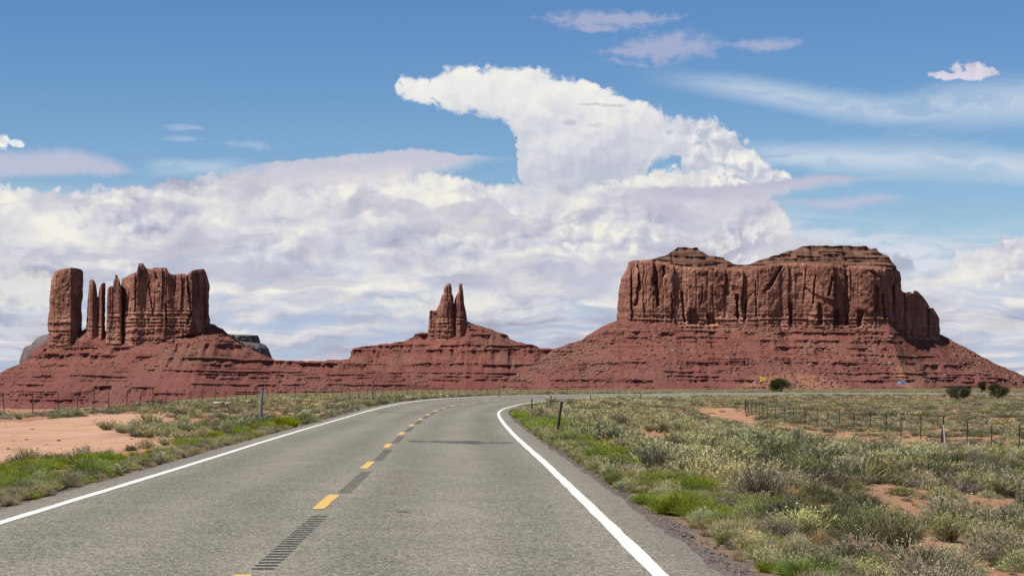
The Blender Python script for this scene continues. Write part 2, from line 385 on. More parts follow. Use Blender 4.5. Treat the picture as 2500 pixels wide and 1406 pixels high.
def rock_mat(name, c_dark, c_mid, c_light, strata=0.35, streak=0.35, big=0.012):
    m, b = new_mat(name); P = pos(b)
    warp = b.vmath('ADD', P, b.vmath('SCALE', b.noise(P, 0.02, 3.0, 0.5, col=True), scale=14.0))
    n_big = b.noise(P, big, 5.0, 0.55)
    n_fine = b.noise(P, 0.16, 6.0, 0.62)
    lay = b.noise(scl(b, warp, (0.004, 0.004, 0.20)), 1.0, 5.0, 0.6)                   # beds
    stk = b.noise(scl(b, P, (0.11, 0.11, 0.010)), 1.0, 4.0, 0.6)                        # varnish running down the wall
    f = n_big * 0.8 + (lay - 0.5) * strata * 2.0 + (n_fine - 0.5) * 0.7 + 0.10
    c = b.ramp(f, [(0.18, c_dark), (0.5, c_mid), (0.85, c_light)])
    c = b.mix(b.step(stk, 0.50, 0.72) * streak, c, tuple(0.45 * x for x in c_dark))
    scar = b.sep(b.voro(scl(b, warp, (0.060, 0.060, 0.034)), 1.0, out='Color'))[0]
    c = b.mix(b.step(scar, 0.80, 0.90) * 0.45, c, c_light); c = b.mix(b.step(scar, 0.16, 0.08) * 0.35, c, c_dark)          # fresh scars and old varnished faces
    h = n_fine * 1.0 + lay * 0.8 + b.noise(P, 0.6, 4.0, 0.6) * 0.35
    return finish(m, b, c, 0.95, bump=h, bump_d=1.6, spec=0.05, normal_strength=0.8)

# ------------------------------------------------------------------ road line and ground shape
ROADPTS = np.array([(-1.2, -60), (-1.55, -30), (-1.9, 0), (-2.32, 18.2), (-2.86, 40.6), (-3.55, 66.5), (-4.12, 95), (-4.35, 120), (-4.05, 147), (-2.9, 174),
                    (-1.0, 201), (2.2, 232), (7.0, 266), (14, 305), (23, 345), (34.5, 387), (48, 428), (64, 468), (84, 510), (111, 558), (146, 610), (190, 665), (245, 725), (330, 805)], float)
def catmull(P, n=14):
    out = []
    for i in range(len(P) - 1):
        p0, p1, p2, p3 = P[max(i - 1, 0)], P[i], P[i + 1], P[min(i + 2, len(P) - 1)]
        for t in np.linspace(0, 1, n, endpoint=False):
            out.append(0.5 * ((2 * p1) + (-p0 + p2) * t + (2 * p0 - 5 * p1 + 4 * p2 - p3) * t * t + (-p0 + 3 * p1 - 3 * p2 + p3) * t ** 3))
    out.append(P[-1]); return np.array(out)
_c = catmull(ROADPTS)
_s = np.concatenate([[0], np.cumsum(np.hypot(*np.diff(_c, axis=0).T))])
SS = np.arange(0, _s[-1], 1.0)                                           # arc length, one sample per metre
RC = np.stack([np.interp(SS, _s, _c[:, 0]), np.interp(SS, _s, _c[:, 1])], 1)
for _ in range(6): RC[1:-1] = 0.25 * RC[:-2] + 0.5 * RC[1:-1] + 0.25 * RC[2:]
RT = np.gradient(RC, axis=0); RT /= np.hypot(RT[:, 0], RT[:, 1])[:, None]
RN = np.stack([RT[:, 1], -RT[:, 0]], 1)                                  # to the right of travel
RZ = np.interp(RC[:, 1], [0, 180, 235, 275, 365, 465, 575, 640, 800], [0, 0, -0.10, -0.24, -0.62, -0.90, -1.62, -2.15, -3.3])
RB = 0.058 * sstep(RC[:, 1], 85, 165)                                    # superelevation: the outer (left) side is higher
S0 = float(np.interp(0.0, RC[:, 1], SS))                                 # arc length abreast of the camera
def road_at(s, off, dz=0.0):
    s = np.asarray(s, float); off = np.asarray(off, float)
    f = lambda a: np.interp(s, SS, a)
    return np.stack([f(RC[:, 0]) + f(RN[:, 0]) * off, f(RC[:, 1]) + f(RN[:, 1]) * off, f(RZ) - f(RB) * off + dz + 0 * off], -1)
def nearest(X, Y):
    X = np.asarray(X, float).ravel(); Y = np.asarray(Y, float).ravel()
    idx = np.empty(len(X), int); d2 = np.empty(len(X))
    cx, cy = RC[::4, 0].astype(np.float32), RC[::4, 1].astype(np.float32)
    for i in range(0, len(X), 8000):
        a = (X[i:i+8000, None].astype(np.float32) - cx) ** 2 + (Y[i:i+8000, None].astype(np.float32) - cy) ** 2
        idx[i:i+8000] = a.argmin(1) * 4
    for _ in range(2):                                                    # slide along the tangent to the nearest metre
        al = (X - RC[idx, 0]) * RT[idx, 0] + (Y - RC[idx, 1]) * RT[idx, 1]
        idx = np.clip(idx + np.clip(np.rint(al), -3, 3).astype(int), 0, len(RC) - 1)
    off = (X - RC[idx, 0]) * RN[idx, 0] + (Y - RC[idx, 1]) * RN[idx, 1]
    return idx, off
KF = pl([(-4000, .016), (250, .016), (450, .0095), (650, .006), (1000, .0047), (1400, .0042), (1900, .0038), (2500, .0036), (6000, .0036)])
Y0F = pl([(-4000, 124), (400, 126), (700, 150), (1100, 200), (1500, 240), (6000, 260)])
def ground(X, Y, rough=True):
    shp = np.shape(X); X = np.asarray(X, float).ravel(); Y = np.asarray(Y, float).ravel()
    idx, off = nearest(X, Y)
    px = CX + F * X / np.maximum(Y, 25.0)
    far = KF(px) * np.maximum(np.minimum(Y, 3600) - Y0F(px), 0)
    g0 = -far
    w = np.exp(-(np.maximum(np.abs(off) - 8, 0) / 26.0) ** 2)
    fade = 1 - sstep(Y, 650, 1100)
    a = np.abs(off)
    cross = np.where(off > 0, -1.55 * sstep(off, 3.0, 25) * fade, -0.12 * sstep(-off, 4.0, 9) * fade)
    bank = -RB[idx] * np.clip(off, -5, 5) * (1 - sstep(a, 6, 14))
    z = w * RZ[idx] + (1 - w) * g0 + cross + bank
    z += -0.07 - 0.10 * (1 - sstep(a, 3.6, 4.1))
    if rough:
        m = sstep(a, 4.6, 9)
        lot = sstep(-off, 5, 8) * (1 - sstep(-off, 18, 21)) * (1 - sstep(Y, 125, 135)) * sstep(Y, 20, 40)
        z += m * (1 - 0.75 * lot) * (0.10 * fbm(X / 3.1, Y / 3.1, oct=3, seed=3) * (1 - sstep(Y, 150, 400)) + 0.16 * fbm(X / 17, Y / 17, oct=3, seed=9))
        z += sstep(Y, 900, 2500) * 2.5 * fbm(X / 210, Y / 210, oct=3, seed=21)
    return z.reshape(shp)

# ------------------------------------------------------------------ the plain
def ground_material():
    m, b = new_mat('red_desert_soil'); P = pos(b)
    n1 = b.noise(P, 0.35, 5.0, 0.6); n2_ = b.noise(P, 4.5, 5.0, 0.65); n3_ = b.noise(P, 0.03, 4.0, 0.5)
    c = b.ramp(n1 * 0.6 + n2_ * 0.4, [(0.25, (0.192, 0.096, 0.056)), (0.5, (0.275, 0.147, 0.089)), (0.8, (0.35, 0.205, 0.135))])
    # litter of dry stems and seedlings between the bushes
    lit = b.step(b.noise(P, 1.3, 6.0, 0.7), 0.50, 0.66)
    c = b.mix(lit * 0.45, c, (0.124, 0.090, 0.046))
    # far away the scrub can no longer be picked apart: its cover becomes part of the ground's colour
    y = b.sep(P)[1]
    c = b.mix(b.step(y, 420.0, 1100.0) * b.step(n3_, 0.30, 0.55, 0.55, 0.95), c, (0.096, 0.084, 0.038))
    ro = attr(b, 'roff'); c = b.mix((1.0 - b.step(ro + (n1 - 0.5) * 1.6, 4.7, 6.0)) * 0.8, c, b.ramp(n2_, [(0.3, (0.085, 0.062, 0.047)), (0.7, (0.19, 0.145, 0.11))]))
    peb = b.voro(P, 26.0)
    c = b.mix(b.step(peb, 0.12, 0.30, 0.35, 0.0), c, (0.124, 0.062, 0.037))
    return finish(m, b, c, 0.95, bump=n2_ * 0.7 + b.noise(P, 30.0, 3.0, 0.6) * 0.3, bump_d=0.05, spec=0.05)
def build_plain():
    th = np.concatenate([np.linspace(-180, -34, 40, endpoint=False), np.linspace(-34, -17.5, 60, endpoint=False), np.linspace(-17.5, 17.5, 300, endpoint=False), np.linspace(17.5, 34, 60, endpoint=False), np.linspace(34, 180, 40, endpoint=False)])
    r = np.concatenate([[0.5, 3, 6, 9], 12 * 1.026 ** np.arange(0, 315)])
    R, A = np.meshgrid(r, np.radians(th), indexing='ij')
    X, Y = R * np.sin(A), R * np.cos(A)
    Z = ground(X, np.where(Y < -58, -58, Y)); Z[0] = Z[0].mean()
    Vv = np.stack([X, Y, Z], -1).reshape(-1, 3); ro = np.minimum(np.abs(nearest(X, Y)[1]), 40.0)
    return tag(mesh_obj('ground', Vv, grid_faces(len(r), len(th), True)[:, ::-1], ground_material(), smooth=True, attrs={'roff': ro}), 'red desert plain with scrub reaching to the buttes', None, None, 'structure')
build_plain()

# ------------------------------------------------------------------ buttes
M_WALL = rock_mat('sandstone_wall', (0.092, 0.039, 0.029), (0.222, 0.100, 0.070), (0.340, 0.178, 0.122), 0.30, 0.45)
M_BED = rock_mat('bedded_shale_ledge', (0.074, 0.032, 0.026), (0.146, 0.065, 0.050), (0.198, 0.099, 0.074), 0.7, 0.2)
M_CAP = rock_mat('cap_rock', (0.055, 0.028, 0.020), (0.108, 0.056, 0.039), (0.165, 0.093, 0.064), 0.6, 0.15)
def talus_mat():
    m, b = new_mat('red_talus'); P = pos(b); z = b.sep(P)[2]
    n1 = b.noise(P, 0.010, 5.0, 0.55); n2_ = b.noise(P, 0.09, 6.0, 0.65); n3_ = b.noise(P, 0.45, 4.0, 0.6)
    warp = b.vmath('ADD', P, b.vmath('SCALE', b.noise(P, 0.015, 3.0, 0.5, col=True), scale=20.0))
    lay = b.noise(scl(b, warp, (0.002, 0.002, 0.105)), 1.0, 4.0, 0.6)
    rill = b.noise(scl(b, P, (0.099, 0.012, 0.012)), 1.0, 4.0, 0.6)
    f = n1 * 0.45 + n2_ * 0.40 + (lay - 0.5) * 0.7 + (rill - 0.5) * 0.15 + (n3_ - 0.5) * 1.1 + (b.noise(P, 0.22, 4.0, 0.7) - 0.5) * 0.6 + 0.10
    c = b.ramp(f, [(0.20, (0.078, 0.028, 0.022)), (0.48, (0.136, 0.050, 0.039)), (0.72, (0.182, 0.074, 0.057)), (0.92, (0.25, 0.125, 0.090))])
    # rubble-strewn slopes are browner, the lowest mudstone is maroon
    rub = b.step(b.noise(P, 0.006, 4.0, 0.55), 0.48, 0.64)
    c = b.mix(rub * 0.5, c, b.ramp(n3_, [(0.3, (0.095, 0.052, 0.038)), (0.7, (0.20, 0.115, 0.082))]))
    c = b.mix(b.step(z, 48.0, 10.0) * 0.5, c, b.mix(n2_, (0.088, 0.031, 0.029), (0.165, 0.066, 0.056)))
    # an apron of blown orange sand at the foot of the right-hand mesa
    x = b.sep(P)[0]; u = (x - 505.0) / 105.0; v = (z + 2.0) / 26.0
    fan = 1.0 - b.step(b.math('SQRT', u * u + v * v) + (n1 - 0.5) * 1.2 + (n2_ - 0.5) * 0.5, 0.65, 1.0)
    u2 = (x - 735.0) / 40.0; v2 = (z - 8.0) / 30.0
    fan = fan.max((1.0 - b.step(b.math('SQRT', u2 * u2 + v2 * v2) + (n1 - 0.5) * 1.2 + (n2_ - 0.5) * 0.5, 0.6, 1.0)) * 0.8)
    c = b.mix(fan * 0.75, c, b.mix(n2_, (0.19, 0.085, 0.052), (0.27, 0.140, 0.090)))
    h = n2_ * 1.2 + n3_ * 0.6 + lay * 0.5 + rill * 0.8
    return finish(m, b, c, 0.95, bump=h, bump_d=2.2, spec=0.04, normal_strength=0.9)
M_TALUS = talus_mat()
M_ROCK = rock_mat('fallen_block', (0.11, 0.058, 0.044), (0.19, 0.105, 0.08), (0.27, 0.165, 0.125), 0.1, 0.1) #(0.124, 0.068, 0.053), (0.223, 0.136, 0.102), (0.310, 0.208, 0.161), 0.1, 0.1)

def rock_wall(name, parent, D, left, right, top, base, thick, front=None, feats=(), mat=None, seed=0, nf=120, nb=30, nt=70, amp=1.0, bed=None, ends=3.0, top_round=0.10, flute=1.0, colw=13.0, cola=2.6):
    """a standing mass of rock. left/right: its side edges as (row, column); top/base: (column, row); front(column): how far the front face
    lies behind D; feats: clefts (col_top,row_top,col_bot,row_bot,width,depth) in photo pixels and metres; bed: row below which the rock is thin-bedded"""
    L, Rr, Tp, Bs = pl(left), pl(right), pl(top), pl(base)
    tx0, tx1 = min(t[0] for t in top), max(t[0] for t in top); bx0, bx1 = min(t[0] for t in base), max(t[0] for t in base)
    af = 0.5 - 0.5 * np.cos(np.linspace(0, 1, nf) * pi); af = 0.35 * af + 0.65 * np.linspace(0, 1, nf)
    ab = np.linspace(1, 0, nb + 2)[1:-1]
    a = np.concatenate([af, ab]); isb = np.concatenate([np.zeros(nf), np.ones(nb)])
    t = np.linspace(-0.06, 1, nt)
    A, Tt = np.meshgrid(a, t); B = np.broadcast_to(isb, A.shape)
    ptop = tx0 + A * (tx1 - tx0); pbase = bx0 + A * (bx1 - bx0)
    PY = Bs(pbase) + (Tp(ptop) - Bs(pbase)) * Tt
    xl, xr = L(PY), Rr(PY)
    PX = xl + A * (xr - xl)
    k = D / F                                                             # metres per photo pixel
    xm, zm = PX * k, (HZ - PY) * k
    edge = (1 - np.abs(2 * A - 1) ** ends) ** (1 / 2.2)
    fr = (front(PX) if front else 0 * PX)
    T2 = thick * 0.5
    # relief of the wall in metres, positive = proud: joint-bounded columns, each set forward or back a little, broken at some height
    rg = np.random.default_rng(seed + 900)
    xw = xm + 2.2 * fbm(zm / 38, xm / 160, seed=seed + 2, oct=3)
    lo_, hi_ = xm.min() - 30, xm.max() + 30
    wd_ = colw * np.exp(0.55 * rg.standard_normal(int((hi_ - lo_) / colw * 2.2) + 4)); bd = lo_ + np.cumsum(np.maximum(wd_, 3.0))
    ci = np.clip(np.searchsorted(bd, xw), 1, len(bd) - 1)
    cen = 0.5 * (bd[ci] + bd[ci - 1]); nb_ = len(bd) + 1
    off_ = rg.standard_normal(nb_); tl = rg.standard_normal(nb_); zb1 = rg.uniform(zm.min(), zm.max(), nb_); zb2 = rg.uniform(zm.min(), zm.max(), nb_); j1 = rg.standard_normal(nb_); j2 = rg.standard_normal(nb_); gs = rg.uniform(0, 1, nb_)
    brk = 3.0 * fbm(xm / 14, zm / 14, seed=seed + 19, oct=2) + tl[ci] * 0.35 * (xw - cen)
    d = cola * off_[ci] + 0.16 * tl[ci] * (xw - cen) + 2.4 * j1[ci] * (zm + brk > zb1[ci]) + 1.8 * j2[ci] * (zm - brk < zb2[ci])
    db = np.minimum(np.abs(xw - bd[ci]), np.abs(xw - bd[ci - 1]))
    d -= flute * 3.6 * (1 - sstep(db, 0.2, 1.7)) * gs[ci]
    d += 4.0 * fbm(xm / 60 + 3, zm / 130, seed=seed, oct=2) + flute * 1.6 * lnoise(xm / 13, zm / 42 + 5, seed=seed + 5) + 0.9 * fbm(xm / 5, zm / 8, seed=seed + 13, oct=3)
    d += 1.1 * vnoise(np.floor(xw / 5.5 + 0.3 * vnoise(zm / 20, zm / 20, seed=seed + 81)) * 1.3, np.floor(zm / 11 + 0.7 * vnoise(np.floor(xw / 5.5) * 3.1, 0 * xw, seed=seed + 83)) * 1.7, seed=seed + 82)
    if bed is not None:
        wb = sstep(PY, bed - 6, bed + 14)
        zz = zm + 1.5 * fbm(xm / 40, zm / 40, seed=seed + 31, oct=2)
        steps = vnoise(np.floor(zz / 3.4) * 1.37, 0 * zz, seed=seed + 40) * 2.6 + vnoise(np.floor(zz / 9.0) * 2.1, 0 * zz, seed=seed + 41) * 2.6
        d = d * (1 - 0.35 * wb) + wb * (steps + 0.14 * (PY - bed) * k * 1.2)
        d += wb * 1.6 * fbm(xm / 4.5, np.floor(zz / 3.4), seed=seed + 45, oct=2)
    for (c0, r0, c1, r1, wd, dep) in feats:
        u = np.clip((PY - r0) / max(r1 - r0, 1e-3), -0.3, 1.3)
        cc = c0 + (c1 - c0) * u + 1.2 * vnoise(PY / 7, 0 * PY, seed=seed + int(c0))
        inside = sstep(PY, r0 - 6, r0 + 2) * (1 - sstep(PY, r1 - 2, r1 + 6))
        q = (PX - cc) / (wd * (0.75 + 0.3 * vnoise(PY / 11, 0 * PY + c0, seed=seed + 70)))
        d -= (1 - B) * dep * inside * (1 - sstep(np.abs(q), 0.30, 0.62))
    d *= amp
    rnd = top_round * thick * np.clip((Tt - 0.93) / 0.07, 0, 1) ** 2
    Dn = D + fr + T2 * (1 - edge)
    yf = Dn - (d - 0.4 * rnd) * np.minimum(1, edge * 1.4)
    yb = D + fr + 2 * T2 - T2 * (1 - edge) + d * edge * 0.7
    Yw = np.where(B > 0.5, yb, yf); Dn = np.where(B > 0.5, D + fr + 2 * T2 - T2 * (1 - edge), Dn)
    # the sides wobble too, so that the outline against the sky is rock and not a ruled line
    wob = (1.1 * fbm(zm / 9, 0 * zm + 3, seed=seed + 55, oct=3) * min(amp, 0.8)) * (np.abs(2 * A - 1) ** 3) * np.where(A < 0.5, -1, 1)
    X = wx(PX, Dn) + wob
    Z = wz(PY, Dn)
    Vv = np.stack([X, Yw, Z], -1)
    nc = len(a); faces = [grid_faces(nt, nc, True)]
    V = [Vv.reshape(-1, 3)]; nv = nt * nc
    # the top: a strip from the front rim to the back rim
    rows = 5; fi = np.arange(nf)
    front_top = Vv[-1, :nf]; ai = a[:nf]
    bt = np.concatenate([Vv[-1, nf:][::-1]]); ba_ = a[nf:][::-1]
    back_top = np.stack([np.interp(ai, ba_, bt[:, c]) for c in range(3)], 1); back_top[:, 2] = front_top[:, 2]; back_top[:, 0] = front_top[:, 0] * back_top[:, 1] / front_top[:, 1]
    back_top[0] = front_top[0]; back_top[-1] = front_top[-1]
    s = np.linspace(0, 1, rows)[:, None, None]
    cap = front_top[None] * (1 - s) + back_top[None] * s
    cap[1:-1, :, 2] += 1.2 * fbm(cap[1:-1, :, 0] / 9, cap[1:-1, :, 1] / 9, seed=seed + 80, oct=2) * amp
    cap[0] = front_top
    faces.append(grid_faces(rows, nf) + nv); V.append(cap.reshape(-1, 3))
    o = mesh_obj(name, np.concatenate(V), np.concatenate(faces), mat or M_WALL, parent)
    return o

def talus(name, parent, D, sil, ledges, ridge=None, back=60.0, c0=1.55, c1=3.6, seed=0, step=2.2, nr=90, mat=None, foot=None, zbot=None, floor_row=None, gully=1.0, anchor=None, fine=1.0, heal=9.0):
    """an apron of debris below a skyline: sil (column,row) at depth D; ledges: (col0,col1,row_at_col0,row_at_col1,height px,strength);
    ridge(col): how far the crest lies behind D"""
    sl = pl(sil); x0, x1 = min(s[0] for s in sil), max(s[0] for s in sil)
    n = int((x1 - x0) * D / F / step); px = np.linspace(x0, x1, n)
    k = D / F; rd = ridge(px) if ridge else 0 * px
    X = wx(px, D + rd); zs = wz(sl(px), D + rd)
    zs = zs + 1.0 * fbm(X / 11, 0 * X, seed=seed + 3, oct=4)
    if zbot is None: zf = ground(X, np.full(n, D - 330.0), False) - 5.0
    else: zf = wz(pl(zbot)(px), D)
    zf = np.minimum(zf, zs - 1.0)
    r = np.linspace(0, 1, nr)
    Z = zs[None, :] - r[:, None] * (zs - zf)[None, :]
    Xg = np.broadcast_to(X, Z.shape); PXg = np.broadcast_to(px, Z.shape)
    PYg = HZ + (H - Z) / k
    low = np.clip((PYg - 800) / 150.0, 0, 1)
    c = c0 + (c1 - c0) * low ** 2
    cb = c.copy()
    for i, (a0, a1, p0, p1, hh, st) in enumerate(ledges):
        row = p0 + (p1 - p0) * (PXg - a0) / max(a1 - a0, 1) + 1.6 * fbm(Xg / 45, 0 * Xg + i, seed=seed + 20 + i, oct=3)
        on = sstep(PXg, a0 - 14, a0 + 10) * (1 - sstep(PXg, a1 - 10, a1 + 14))
        pres = sstep(fbm(Xg / 34 + i * 7.7, 0 * Xg, seed=seed + 33 + i, oct=4) + st * 1.7 - 0.66, -0.12, 0.10)
        hk = 1.5 * hh * (0.75 + 0.5 * vnoise(Xg / 12, 0 * Xg + i, seed=seed + 50 + i))
        band = sstep(PYg, row - 0.8, row + 0.3) * (1 - sstep(PYg, row + hk - 0.3, row + hk + 0.8))
        bench = sstep(PYg, row - 4.5, row - 2.0) * (1 - sstep(PYg, row - 0.8, row - 0.2))
        c = c * (1 - 0.98 * band * on * pres) - 0.40 * band * on * pres + 2.4 * bench * on * pres
    # thin beds that weather out here and there
    st_ = vnoise(np.floor((Z + 1.2 * fbm(Xg / 50, 0 * Xg, seed=seed + 91, oct=2)) / 1.9) * 1.9, 0 * Z, seed=seed + 90)
    pat = sstep(fbm(Xg / 48, Z / 22, seed=seed + 92, oct=3), -0.05, 0.4) * fine
    c = np.where(st_ > 0.25, c - (c + 0.30) * pat, c * (1 + 0.45 * pat))
    dz = -np.diff(Z, axis=0, prepend=Z[:1]); cs = np.cumsum(dz * cb, axis=0)
    dv = np.zeros(n)                                                       # each ledge steps back from the even slope; debris below it makes the slope good again
    for i in range(nr):
        dv = dv * np.exp(-dz[i] / heal) + (c[i] - cb[i]) * dz[i]; cs[i] += dv
    gl = gully * (0.9 * fbm(Xg / 13, Z / 30, seed=seed + 60, oct=3) + 2.4 * fbm(Xg / 80, Z / 200, seed=seed + 61, oct=2)) * np.clip(r[:, None] * 5, 0, 1)
    base_y = D + rd[None, :] if anchor is None else (anchor(px) + cs[-1])[None, :]
    Yf = base_y - cs + gl + 0.9 * fbm(Xg / 4, Z / 3, seed=seed + 62, oct=2)
    front_v = np.stack([Xg, Yf, Z], -1)
    nb = 10; rb = np.linspace(1, 0, nb)[:, None]
    Zb = zs[None, :] - rb * (zs - zf)[None, :]
    Yb = base_y + back + rb * (zs - zf)[None, :] * 1.7
    back_v = np.stack([np.broadcast_to(X, Zb.shape), Yb, Zb], -1)
    Vv = np.concatenate([back_v, front_v], 0)
    o = mesh_obj(name, Vv.reshape(-1, 3), grid_faces(nb + nr, n)[:, ::-1], mat or M_TALUS, parent, smooth=False)
    return o, front_v

ICO = None
def rocks_mesh(name, pts, sizes, seed, mat, parent=None, flat=0.7):
    """many small angular blocks as one mesh: each is a broken eight-cornered block"""
    iv = np.array([(-1,-1,-1),(1,-1,-1),(1,1,-1),(-1,1,-1),(-1,-1,1),(1,-1,1),(1,1,1),(-1,1,1)], float) * 0.8
    it = np.array([(3,2,1,0),(4,5,6,7),(0,1,5,4),(1,2,6,5),(2,3,7,6),(3,0,4,7)])
    rg = np.random.default_rng(seed); n = len(pts)
    v = iv[None] * (1 + 0.30 * rg.standard_normal((n, 8, 3)))
    v *= np.stack([rg.uniform(0.6, 1.5, n), rg.uniform(0.6, 1.3, n), rg.uniform(0.35, 0.9, n) * flat / 0.7], 1)[:, None, :]
    an = rg.uniform(0, 2 * pi, n); ca, sa = np.cos(an)[:, None], np.sin(an)[:, None]
    x = v[..., 0] * ca - v[..., 1] * sa; y = v[..., 0] * sa + v[..., 1] * ca
    v = np.stack([x, y, v[..., 2]], -1) * np.asarray(sizes)[:, None, None] * 0.5 + np.asarray(pts)[:, None, :]
    f = (it[None] + (np.arange(n) * 8)[:, None, None]).reshape(-1, 4)
    return mesh_obj(name, v.reshape(-1, 3), f, mat, parent)
def scatter_rocks(parent, fv, n, seed, smin, smax, where=None, name='fallen_blocks'):
    rg = np.random.default_rng(seed); P, Sz = [], []
    nr, nc = fv.shape[:2]
    while len(P) < n:
        i = int(nr * rg.uniform(0.05, 0.97)); j = rg.integers(1, nc - 1); p = fv[i, j]
        if where is not None and rg.uniform() > where(p): continue
        P.append(p + np.array([0, -0.3, 0.2])); Sz.append(smin + (smax - smin) * rg.uniform() ** 6)
    o = rocks_mesh(name, P, Sz, seed, M_ROCK, parent); o['kind'] = 'stuff'; return o

# ---- left butte: one thick tower, thin spires and a jagged fin
LB = empty('sandstone_butte', (wx(320, 4200), 4200, -50)); LBI = LB.matrix_world.inverted()
def at_root(o, root):
    o.matrix_parent_inverse = root.matrix_world.inverted() if False else o.matrix_parent_inverse
def settle(root):
    """children were built in world coordinates: take the root's place out again"""
    l = root.location
    for ch in root.children:
        if ch.type == 'MESH' and not ch.get('_set'):
            me = ch.data; n = len(me.vertices); co = np.empty(n * 3, np.float32); me.vertices.foreach_get('co', co)
            co = co.reshape(-1, 3) - np.array(l, np.float32); me.vertices.foreach_set('co', co.ravel()); me.update(); ch['_set'] = 1
D = 4200
rock_wall('tower', LB, D, [(650, 137), (662, 134), (684, 125), (712, 122), (768, 119), (790, 116), (821, 119), (846, 115)], [(650, 198), (667, 204), (700, 203), (723, 203), (735, 200), (770, 200), (804, 199.5), (830, 200)],
          [(134, 664), (142, 659), (157, 656), (176, 653.5), (192, 655), (201, 658), (204, 662)], [(115, 846), (160, 842), (200, 818)], 66,
          front=lambda p: np.where(p < 172, (172 - p) * 0.16, (p - 172) * 1.25), seed=11, nf=90, nt=130, bed=775, feats=[(139, 675, 141, 680, 10, 3), (150, 705, 130, 712, 6, 3), (170, 700, 166, 708, 12, 3)], amp=0.75, ends=7.0, flute=0.8, colw=14)
rock_wall('twin_spire', LB, D + 10, [(684, 218.5), (706, 217), (729, 214), (768, 212), (804, 210), (840, 209)], [(684, 257), (740, 257.5), (807, 256.5), (840, 258)],
          [(218.5, 687), (222, 682.5), (228, 683), (231, 688), (234, 694), (236, 706), (238, 722), (240.5, 728), (242, 722), (242.5, 706), (246, 697), (249, 692), (252, 690.5), (257, 691)], [(209, 838), (258, 846)], 30, seed=23, nf=90, nb=24, nt=110, bed=762, amp=0.5, top_round=0.2, colw=8, ends=5,
          front=lambda p: np.interp(p, [209, 225, 239, 248, 258], [8, 0, 9, 0, 16]), feats=[(240, 728, 240, 830, 3, 6)])
rock_wall('twin_spire', LB, D + 2, [(670, 266), (700, 264), (712, 262.5), (740, 261), (768, 260), (850, 258)], [(670, 296), (695, 296.5), (768, 298), (850, 300)],
          [(264, 707), (266, 702), (269, 698), (273, 699), (275, 704), (276, 692), (277.5, 684), (280, 678), (282, 674), (285.5, 674), (288, 679), (291, 684), (294, 695), (296, 712)], [(258, 850), (300, 846)], 34, seed=37, nf=80, nb=24, nt=120, bed=756, amp=0.5, top_round=0.15, colw=8, ends=6, feats=[(275, 704, 274, 800, 3, 6)])
rock_wall('cap_block', LB, D + 8, [(671, 279.5), (676, 282)], [(671, 288), (676, 286)], [(279.5, 672), (284, 671), (288, 671.5)], [(282, 676), (286, 676)], 9, seed=38, nf=14, nb=8, nt=6, amp=0.12)
rock_wall('fin', LB, D, [(600, 297), (700, 296), (768, 293), (850, 286)], [(600, 511), (712, 511), (768, 510.5), (789, 513), (820, 516)],
          [(297, 682), (301, 678), (305.5, 681), (316, 671), (326, 667), (336, 664), (338.5, 644), (341, 642), (350, 643.5), (354, 653), (362, 656), (372, 657), (377, 653), (390, 654), (403, 653), (408, 656), (412, 666), (420, 670), (429, 671), (434, 668.6), (451, 668), (457, 673), (464, 664), (471, 660), (485, 658), (497, 656), (502, 664), (507, 678), (511, 690)],
          [(286, 850), (308, 844), (350, 836), (406, 820), (459, 808), (516, 802)], 60, seed=41, nf=260, nb=40, nt=140, bed=752, amp=0.8, ends=9.0, colw=9.5, cola=0.9, flute=0.8,
          front=lambda p: 5 * np.sin(p / 11.0) + np.where(p < 330, (330 - p) * 0.45, 0) + np.where(p > 470, (p - 470) * 0.35, 0),
          feats=[(353, 645, 366, 690, 5, 9), (362, 690, 374, 770, 4, 9), (314, 715, 311, 770, 4, 9), (380, 670, 390, 700, 7, 8), (404, 745, 408, 785, 6, 10), (457, 673, 468, 770, 6, 11), (466, 765, 460, 790, 8, 10), (480, 665, 484, 720, 4, 8), (333, 690, 330, 760, 4, 7), (428, 672, 428, 700, 4, 7), (497, 680, 500, 780, 6, 7), (344, 660, 345, 672, 8, 8)])
lt, LFV = talus('talus_slope', LB, D + 34, [(-420, 985), (-200, 945), (-60, 918), (0, 909), (45, 890), (67, 878), (76, 862), (84, 852), (106, 841), (118, 830), (200, 806), (212, 800), (300, 815), (400, 800), (459, 792), (513, 790), (516, 792), (530, 800), (546, 813), (574, 832), (616, 858), (640, 868), (664, 877), (700, 880), (800, 882), (860, 890), (960, 915), (1080, 952)],
      [(85, 330, 852, 848, 7, .7), (60, 300, 872, 868, 5, .6), (120, 260, 866, 862, 8, .5), (380, 560, 806, 808, 8, .6), (420, 600, 838, 842, 12, .62), (350, 720, 872, 882, 6, .75), (640, 900, 880, 890, 8, .8), (120, 200, 893, 893, 4, .6), (300, 760, 903, 908, 3, .6), (500, 1000, 913, 916, 3, .65), (560, 1000, 924, 926, 3, .6), (60, 300, 915, 918, 3, .45), (0, 260, 935, 940, 4, .5), (280, 480, 942, 945, 9, .62), (240, 520, 956, 960, 5, .55), (500, 1000, 938, 938, 3, .4), (-100, 200, 958, 960, 4, .5), (0, 500, 975, 975, 3, .4)],
      seed=101, back=70, nr=190, c0=1.45, c1=3.0, step=2.0)
scatter_rocks(LB, LFV, 5000, 5, 0.9, 6.0, lambda p: 0.25 + 0.75 * (fbm(p[0] / 60, p[2] / 30, seed=77) > 0.12))
settle(LB); tag(LB, 'jagged red butte with a thick tower, thin spires and a long fin', 'butte')

